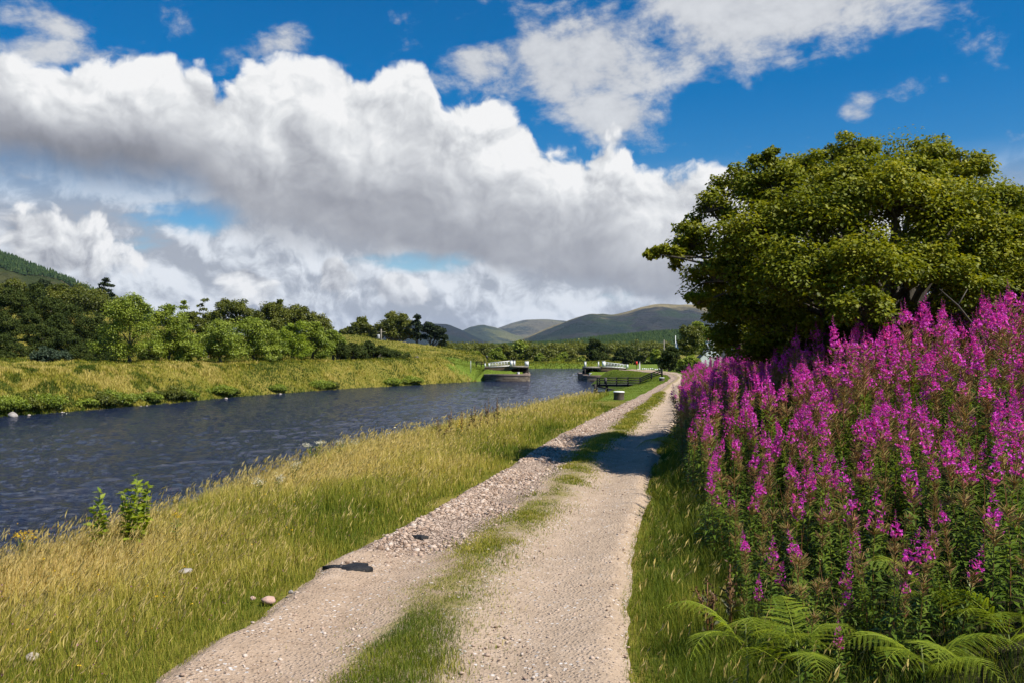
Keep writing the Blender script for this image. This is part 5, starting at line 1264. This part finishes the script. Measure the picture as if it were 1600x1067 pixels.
herb('ragwort', 'ragwort with a flat yellow flower head at the left edge of the picture', 'wildflower', 36, 832, 7.6, 1, flowerhead(4, .06, 'yellow_flower', .35, .032), 3)
herb('ragwort', 'small ragwort with one yellow head right of the tall sapling', 'wildflower', 275, 801, 8.2, 1, flowerhead(2, .03, 'yellow_flower', .4, .02), 4)
herb('ragwort', 'yellowish wildflower below the dark seeding weeds', 'wildflower', 718, 660, 17.0, 1, flowerhead(3, .10, 'yellow_flower', 2.4, .035), 5)
herb('hogweed', 'spindly umbel plant standing against the water', 'wildflower', 490, 688, 14.0, 1, flowerhead(5, .22, 'cream_flower', .25, .035), 6)
for i, (px, py, D, lab) in enumerate([(530, 688, 14.6, 'cream meadowsweet tuft right of the spindly umbel plant'), (430, 745, 11.0, 'cream meadowsweet tuft on the bank crest between the sapling and the umbel plant'), (405, 752, 10.8, 'lower cream meadowsweet tuft beside the one on the crest'), (462, 722, 12.2, 'meadowsweet tuft below the spindly umbel plant'), (555, 688, 15.2, 'dull cream tuft at the start of the taller straw grass')]):
    herb('meadowsweet', lab, 'wildflower', px, py, D, 1, flowerhead(4, .08, 'cream_flower', .8, .028), 10+i)
for i, (px, py, D, lab) in enumerate([(705, 640, 18.0, 'dark seeding dock, leftmost of the weeds along the crest'), (722, 643, 18.3, 'short bushy dock in the middle of the crest weeds'), (742, 632, 19.0, 'dock with two dark stalks left of the tallest pair'), (763, 622, 19.6, 'left stalk of the tallest pair of seeding docks'), (777, 620, 19.8, 'right stalk of the tallest pair of seeding docks'), (684, 655, 17.2, 'small dark weed at the left end of the crest weeds')]):
    herb('dock_plant', lab, 'weed', px, py, D, 1, dock, 20+i)
herb('dock_plant', 'brown dried weed at the foot of the willowherb, above the leftmost fern', 'weed', 1140, 880, 5.3, 1, dock, 30)
herb('dock_plant', 'brown seeding weed in the shaded grass beside the right wheel track', 'weed', 1105, 905, 5.2, 1, dock, 31)
# a bare dead stick leaning out of the flowers
r = empty('dead_branch', (0, 0, 0)); p0, p1, p2, p3, p4 = pt(1545, 560, 9.6), pt(1530, 520, 9.6), pt(1497, 478, 9.4), pt(1468, 452, 9.3), pt(1512, 452, 9.5)
r.location = p0; mb = MB(); mb.tube([p0 - p0, p1 - p0, p2 - p0, p3 - p0], [.016, .014, .010, .004], 6); mb.tube([p2 - p0, (p2*.5 + p4*.5) - p0, p4 - p0], [.008, .006, .003], 5)
mb.build('stick', M['bark'], r, True); tag(r, 'bare forked stick poking up through the willowherb', 'branch')

# ------------------------------------------------------------------ the swing bridge, its quays and the landing stage
def Xp(px, D): return (px-800)/F*D
def Zp(py, D): return EYE - (py-HZ)/F*D
def quay(label, x0, x1, y0, y1, top, chamfer, side):
    r = empty('stone_quay', ((x0+x1)/2, y0, WZ)); tag(r, label, 'quay')
    cx, cy = (x0+x1)/2, y0
    def loop(e):
        a, b = (x1+e-cx, x0-e-cx) if side > 0 else (x0-e-cx, x1+e-cx)
        c = chamfer*side
        return [(b, -e), (a - c, -e), (a, chamfer-e*.4), (a, y1-y0), (b, y1-y0)]
    def ring(mb, lp, z0, z1):
        n = len(lp); mb.add([(x, y, z0) for x, y in lp] + [(x, y, z1) for x, y in lp], [(i, (i+1) % n, (i+1) % n+n, i+n) if side > 0 else (i+n, (i+1) % n+n, (i+1) % n, i) for i in range(n)])
        c = np.mean(lp, 0); mb.add([(x, y, z1) for x, y in lp] + [(c[0], c[1], z1)], (), [(i, (i+1) % n, n) if side > 0 else ((i+1) % n, i, n) for i in range(n)])
    mb = MB(); ring(mb, loop(0), -1.4, top - WZ - .17); mb.build('wall', M['masonry'], r)
    mb = MB(); ring(mb, loop(.04), top - WZ - .17, top - WZ); mb.build('coping', M['coping'], r)
quay('stone quay with pale coping under the left bridge leaf', -2.72, 1.80, 88.45, 97.4, -.99, .55, 1)
quay('darker stone quay under the right bridge leaf', 7.14, 10.6, 88.45, 97.4, -1.10, .3, -1)
def leaf_side(label, D, xe, xp, xend, zt, zb, rail_xs, rail_top, rail_bot, end_post, pillars, tip_post, dirn):
    """one half of the bridge: pivot abutment, iron leaf over a dark opening, white lattice railing and posts"""
    r = empty('bridge_leaf', (xp, D, zt)); tag(r, label, 'bridge')
    o = np.array([xp, D, zt])
    def L(x, y, z): return (x - xp, y - D, z - zt)
    dep = 3.0
    lo, hi = sorted((xp, xe))
    mb = MB(); mb.box(L(lo, D-.02, zt-.10), L(hi, D+dep, zt)); mb.build('deck', M['grey_wood'], r)
    # arched plate girders
    for y in (D+.04, D+dep-.12):
        n = 12; xs = np.linspace(lo, hi, n+1); u = np.linspace(0, 1, n+1) if dirn > 0 else np.linspace(1, 0, n+1)
        zz = zt - .12 - .16*(2*np.abs(u-.5))**2.4 - .10*(1-u)
        for i in range(n):
            mb2 = MB() if i == 0 else mb2
            mb2.add([L(xs[i], y, zt-.101), L(xs[i+1], y, zt-.101), L(xs[i+1], y, zz[i+1]), L(xs[i], y, zz[i]), L(xs[i], y+.06, zt-.101), L(xs[i+1], y+.06, zt-.101), L(xs[i+1], y+.06, zz[i+1]), L(xs[i], y+.06, zz[i])],
                    [(0, 1, 2, 3), (5, 4, 7, 6), (3, 2, 6, 7), (1, 0, 4, 5)])
        mb2.build('girder', M['iron'], r)
    mb = MB()
    for k in (0.06, .5, .94): x = lo + (hi-lo)*k; mb.box(L(x-.04, D+.14, zb+.35), L(x+.04, D+dep-.2, zt-.102))
    mb.build('cross_beam', M['iron'], r)
    xq = xe - .09*dirn
    MB().box(L(min(xq, xe), D+.02, zb-.05), L(max(xq, xe), D+.16, zt-.11)).build('end_frame', M['rusty_iron'], r)
    # pedestrian rail with crossed bars, front and back
    xa, xb = rail_xs
    for y in (D+.05, D+dep-.12):
        mb = MB(); n = 7
        tp = lambda t: L(xa + (xb-xa)*t, y, rail_top[0] + (rail_top[1]-rail_top[0])*t); bt = lambda t: L(xa + (xb-xa)*t, y, rail_bot[0] + (rail_bot[1]-rail_bot[0])*t)
        mb.bar(tp(0), tp(1), .05, .045); mb.bar(bt(0), bt(1), .05, .045)
        for i in range(n+1): a, b = Vector(tp(i/n)), Vector(bt(i/n)); mb.bar(a, b, .03, .03)
        for i in range(n if y < D + 1 else 0):
            mb.bar(tp(i/n), bt((i+1)/n), .018, .02); mb.bar(bt(i/n), tp((i+1)/n), .018, .02)
        mb.build('railing', M['white_paint'], r)
    for (x0, x1, z0, z1, y) in end_post + pillars + tip_post:
        mb = MB().box(L(x0, y, z0), L(x1, y+(x1-x0)*.9, z1)); mb.box(L(x0-.015, y-.015, z1), L(x1+.015, y+(x1-x0)*.9+.015, z1+.025)); mb.build('post', M['white_paint'], r)
    return r
D = 90.6
def bx(a, b, t, bo, y): return (Xp(a, D), Xp(b, D), Zp(bo, D), Zp(t, D), y)
leaf_side('left half of the opened swing bridge with white lattice railing', D, Xp(826, D), Xp(796, D), 0, Zp(572, D), -1.0, (Xp(765, D), Xp(797, D)), (Zp(567, D), Zp(564, D)), (Zp(573.2, D), Zp(571.2, D)),
          [bx(757, 759, 567.5, 573.2, D-.02), bx(763, 765.2, 567, 573, D-.02)], [bx(797, 801, 563.2, 571.5, D-.05), bx(802, 805.2, 563.6, 571.5, D+.9)], [bx(820, 826, 564.2, 571.6, D-.02)], 1)
leaf_side('right half of the opened swing bridge with white lattice railing', D, Xp(913.5, D), Xp(938, D), 0, Zp(573.2, D), -1.1, (Xp(946, D), Xp(979, D)), (Zp(565.6, D), Zp(569.6, D)), (Zp(572.6, D), Zp(574.6, D)),
          [bx(979, 981.6, 569, 575.2, D-.02)], [bx(941, 945.6, 564, 573, D-.05), bx(935.6, 937.4, 565, 573, D+.9)], [bx(913, 916, 564.8, 573, D-.02)], -1)
def abutment(label, pxs, tops, bot, y, mat, dep=3.4):
    xs = [Xp(p, y) for p in pxs]; r = empty('abutment', (xs[0], y, bot)); tag(r, label, 'wall')
    poly = [(x - xs[0], Zp(t, y) - bot) for x, t in zip(xs, tops)]; poly = [(0, 0)] + poly + [(xs[-1]-xs[0], 0)]
    MB().prism([(a, b) for a, b in poly][::-1], 0, dep).build('wall', M[mat], r)
    cp = [(a, b) for a, b in poly[1:-1]]; MB().prism(cp + [(a, b+.07) for a, b in cp[::-1]], -.04, dep).build('coping', M['coping'], r)
abutment('brown stone abutment wall below the left white railing', (757, 775, 798.5), (574.0, 573.0, 572.4), -1.25, 91.0, 'brown_masonry')
abutment('brown stone abutment wall below the right white railing', (937.5, 955, 979), (573.8, 574.2, 575.6), -1.3, 91.0, 'brown_masonry')
for lab, a, b, zt in (('stone back of the pit under the left bridge leaf, its shade put into the colour', 797, 826.5, -.32), ('stone back of the pit under the right bridge leaf, its shade put into the colour', 913, 938.5, -.40)):
    x0, x1 = Xp(a, 91), Xp(b, 91); r = empty('pit_wall', (x0, 93.2, -1.3)); tag(r, lab, 'wall'); MB().box((0, 0, 0), (x1-x0, .5, zt - .12 + 1.3)).build('wall', M['pit_shade_stone'], r)
# mooring bollards
def bollard(label, px, py, D, r, h, cap='white_paint', body='rusty_iron', ox=0.0):
    x = Xp(px, D); z = zat(x, D) if D < 85 else Zp(py, D)
    o = empty('mooring_bollard', (x, D, z)); tag(o, label, 'bollard', None)
    MB().lathe((0, 0, 0), [(r*1.0, -.1), (r*.98, .02), (r*.93, h*.25), (r*.93, h*.6), (r*.98, h*.8), (r*1.0, h*.86)], 28).build('body', M[body], o, True)
    MB().lathe((0, 0, 0), [(r*1.0, h*.862), (r*1.03, h*.87), (r*1.03, h*.93), (r*.9, h*.985), (r*.4, h), (r*.05, h)], 28).build('cap', M[cap], o, True)
bollard('larger mooring bollard with a white painted top at the edge of the long grass', 967, 623.5, 30.4, .19, .30)
bollard('farther mooring bollard with a white top beside the bend of the track', 1034, 592.6, 48.0, .148, .19)
bollard('small white topped bollard on the left quay', 810, 584, 89.2, .13, .2, body='white_paint')
bollard('small white topped bollard on the right quay', 922.5, 585.3, 89.2, .15, .18, body='white_paint')
# landing stage with its fence
D = 66.0
r = empty('landing_stage', (Xp(930, D), D, Zp(601, D))); tag(r, 'black timber landing stage standing on piles in the water', 'jetty'); o = r.location
lx = lambda p, q, d=D: (Xp(p, d) - o.x, d - D, Zp(q, d) - o.z)
MB().box(lx(928, 603.4), (lx(990, 600, D)[0], 1.3, lx(990, 600.4)[2])).build('deck', M['black_wood'], r)
for p, d in ((930, D), (931.5, D+1.3), (948, D+1.2)): MB().bar(lx(p, 620, d), lx(p, 599.6, d), .17, .17).build('pile', M['black_wood'], r)
MB().bar(lx(934, 603.5), lx(975, 612), .10, .10).build('brace', M['black_wood'], r)
MB().bar(lx(930, 611.8, D-.1), lx(952, 613.2, D-.1), .12, .09).build('fender', M['black_wood'], r)
def rail_fence(label, pts, h, rails, name='post_and_rail_fence', mat='black_wood', pw=.09, grp=None):
    """posts at pts (x, y, z ground)"""
    r = empty(name, pts[0]); tag(r, label, 'fence', grp); o = Vector(pts[0])
    for p in pts: MB().bar(Vector(p) - o + Vector((0, 0, -.15)), Vector(p) - o + Vector((0, 0, h*1.05)), pw, pw).build('post', M[mat], r)
    for k in range(rails):
        mb = MB(); z = h*(k + .75)/(rails - .1)
        for a, b in zip(pts[:-1], pts[1:]): mb.bar(Vector(a) - o + Vector((0, -.06, z)), Vector(b) - o + Vector((0, -.06, z)), .035, .07)
        mb.build('rail', M[mat], r)
    return r
zd = Zp(600.4, D)
rail_fence('black rail fence along the landing stage above the water', [(Xp(p, D), D - .02, zd) for p in (933, 936.5, 947, 963.5, 981, 1000)], .52, 3)
MB_p = empty('notice_board', (Xp(946, D), D - .1, zd)); tag(MB_p, 'dark board fixed to the landing stage fence', 'board'); MB().box((-.10, -.02, .06), (.10, .01, .50)).build('board', M['iron'], MB_p)
pp = [(1000.5, 65.6, 597.5), (1018, 60.5, 590.5), (1034.3, 56.0, 585.4)]
rail_fence('black rail fence climbing the mown bank from the landing stage to the track', [(Xp(a, d), d, Zp(q, d)) for a, d, q in pp], .37, 3)
rail_fence('short dark fence at the left end of the left white railing', [(Xp(a, 92), 92, Zp(570.3, 92)) for a in (744, 752, 758)], .38, 2)
# little things round the bridge
def pole(name, label, cat, px, D, py0, py1, w, mat, parts=None):
    x = Xp(px, D); z0 = Zp(py1, D); r = empty(name, (x, D, z0)); tag(r, label, cat); h = Zp(py0, D) - z0
    MB().tube([(0, 0, -.3), (0, 0, h)], [w, w*.8], 8).build('post', M[mat], r, True)
    if parts: parts(r, h)
    return r
pole('marker_post', 'thin pale marker post in the grass left of the left quay', 'post', 735.6, 84, 563, 577, .022, 'white_paint')
def sp(r, h): MB().box((-.11, -.05, h-.34), (.11, -.03, h-.05)).build('panel', M['iron'], r)
pole('sign_post', 'dark post with a small blank dark panel behind the left white railing', 'sign', 760.8, 95, 554.5, 571, .03, 'iron', sp)
def lb(r, h):
    MB().box((-.075, -.10, h-.34), (.075, .0, h+.02)).build('housing', M['red_plastic'], r)
pole('lifebuoy_post', 'bright red lifebuoy housing on a post beyond the right railing', 'lifebuoy', 994.6, 86, 564.5, 574.6, .03, 'iron', lb)
r = empty('marker_board', (Xp(999.6, 80), 80, Zp(576.6, 80))); tag(r, 'narrow white board standing upright beside the edging stones', 'post')
MB().prism([(-.06, -.1), (.06, -.1), (.05, .44), (.02, .70), (-.01, .70), (-.06, .42)], 0, .06).build('board', M['white_paint'], r)
for i, (px, py, w) in enumerate([(984.5, 574.4, 2), (988.0, 574.6, 2), (993.5, 574.2, 1.5), (996.8, 574.4, 1.4), (1003.6, 574.6, 1.5), (1006.6, 574.9, 1.6), (1009.4, 575.4, 1.6), (1012.6, 576.2, 1.3), (1016.2, 577.0, 1.3), (1019.4, 577.2, 1.0), (1023.6, 578.2, 1.6), (1026.4, 578.5, 1.4), (1029.6, 577.6, 1.2)]):
    z = -.42; D_ = (EYE - z)*F/(py - HZ); x = Xp(px, D_); z = zat(x, D_); w_ = w/F*D_
    stone('edging_stone', 'white painted stone edging the grass by the bridge road', x, D_, z, (w_, .09, .085), 'white_paint', 90+i, 'white stones along the bridge road')
# utility poles
def ug(r, h):
    MB().bar((-.55, 0, h-.35), (.55, 0, h-.35), .07, .07).build('crossarm', M['grey_wood'], r)
    MB().lathe((-.33, -.05, h*.45), [(.16, 0), (.18, .04), (.18, .46), (.12, .52)], 14).build('transformer', M['steel'], r, True)
pole('utility_pole', 'pale wooden utility pole with a transformer on the grassy knoll', 'utility pole', 595.6, 112, 514.5, 541.5, .10, 'grey_wood', ug)
pole('utility_pole', 'thin wooden utility pole by the road, left of the flagpole', 'utility pole', 1037.6, 100, 531, 575, .07, 'grey_wood', lambda r, h: MB().bar((-.4, 0, h-.3), (.4, 0, h-.3), .06, .06).build('crossarm', M['grey_wood'], r))
def fg(r, h):
    # limp flag: blue with a white saltire, folded down along the pole
    nx, nz = 10, 22; so = []; wd, ht = .34, .62
    for i in range(nx+1):
        for j in range(nz+1):
            u, v = i/nx, j/nz; so.append((-.02 + wd*u*(.55 + .25*v) + .03*math.sin(v*5+u*4), -.02 + .07*math.sin(u*9+v*2), h - .52 - ht*v - .16*u))
    Q = [(i*(nz+1)+j, (i+1)*(nz+1)+j, (i+1)*(nz+1)+j+1, i*(nz+1)+j+1) for i in range(nx) for j in range(nz)]
    me = mesh_np('flag', so, np.array(Q), None, True); me.materials.append(M['blue_paint']); me.materials.append(M['white_paint'])
    mi = [1 if min(abs((i+.5)/nx - (j+.5)/nz), abs((i+.5)/nx - 1 + (j+.5)/nz)) < .16 else 0 for i in range(nx) for j in range(nz)]
    me.polygons.foreach_set('material_index', np.array(mi, np.int32)); link('flag', me, None, r)
pole('flagpole', 'white flagpole with a limp blue and white flag beside the cottage tree', 'flagpole', 1055.5, 84, 524.5, 572, .035, 'white_paint', fg)
# the whitewashed cottage
D = 95.0
r = empty('cottage', (Xp(1112, D), D, -.6), R(-8)); tag(r, 'whitewashed cottage with a gable chimney behind the flowers', 'cottage')
k = D/F; zb = -.6
ap, ev, hw = Zp(543, D) - zb, Zp(559, D) - zb, 17*k; ln = 5.2
MB().prism([(-hw, -.4), (hw, -.4), (hw, ev), (0, ap), (-hw, ev)], 0, ln).build('wall', M['limewash'], r)
rf = MB()
for s in (-1, 1):
    a = [(0, ap + .02), (s*(hw + .10), ev - .06), (s*(hw + .10), ev + .02), (0, ap + .12)]
    rf.prism(a if s < 0 else a[::-1], .10, ln - .1)
roof = rf.build('roof', M['slate'], r)
for y in (.0, ln - .45):
    cs = MB().box((-.24, y-.012, ap - .25), (.24, y + .40, ap + .60)); cs.box((-.29, y - .05, ap + .60), (.29, y + .45, ap + .68)); cs.box((-.22, y, ap + .68), (.22, y + .38, ap + .74))
    c = cs.build('chimney', M['limewash'], r)
    MB().lathe((0, y + .2, ap + .74), [(.10, 0), (.085, .1), (.09, .24), (.11, .27)], 12).build('chimney_pot', M['clay'], c, True)
# lower wing with its slates towards us
wg = MB().box((hw + .004, 1.2, -.4), (hw + 1.9, 3.4, ev*1.02)); wg.build('wing', M['limewash'], r)
MB().prism([(hw + .11, ev*1.02), (hw + 2.0, ev*1.02), (hw + 2.0, ev*1.06), (hw + .11, ev*1.06)], 1.1, 3.5).build('wing_roof', M['slate'], r)
wr = MB(); wr.add([(hw+.12, 1.08, ev*.98), (hw+2.0, 1.08, ev*.98), (hw+2.0, 2.3, ap*.98), (hw+.12, 2.3, ap*.98), (hw+.12, 3.5, ev*.98), (hw+2.0, 3.5, ev*.98)], [(0, 1, 2, 3), (3, 2, 5, 4)], [(0, 3, 4), (1, 5, 2)]); wr.build('roof', M['slate'], r)
# clipped hedge and low garden wall before the cottage
g = np.random.default_rng(9)
cs = np.stack([g.uniform(Xp(1062, 72), Xp(1100, 72), 60), g.uniform(71.5, 73, 60), g.uniform(-.35, .25, 60)], -1); b0 = np.array([Xp(1080, 72), 72.2, -.4])
hd = link('garden_hedge', Soup().add(*make_crown(cs - b0, np.full(60, .34), 70, .13, g)).mesh('garden_hedge'), M['gorse_leaf']); hd.location = b0; tag(hd, 'dark clipped hedge between the road bend and the cottage garden', 'hedge')

# ------------------------------------------------------------------ the air of the valley
def build_haze():
    h = MB().box((-6000, -300, -8), (6000, 9600, 285)).mesh('haze'); o = link('haze', h)
    m = bpy.data.materials.new('valley_haze'); m.use_nodes = True; nb = NB(m.node_tree)
    v = nb.new('ShaderNodeVolumePrincipled'); v.inputs['Color'].default_value = (0.55, 0.72, 1.0, 1); v.inputs['Density'].default_value = 0.00004; v.inputs['Anisotropy'].default_value = 0.1
    out = nb.new('ShaderNodeOutputMaterial'); nb.t.links.new(v.outputs[0], out.inputs['Volume'])
    h.materials.append(m); tag(o, kind='stuff')
build_haze()
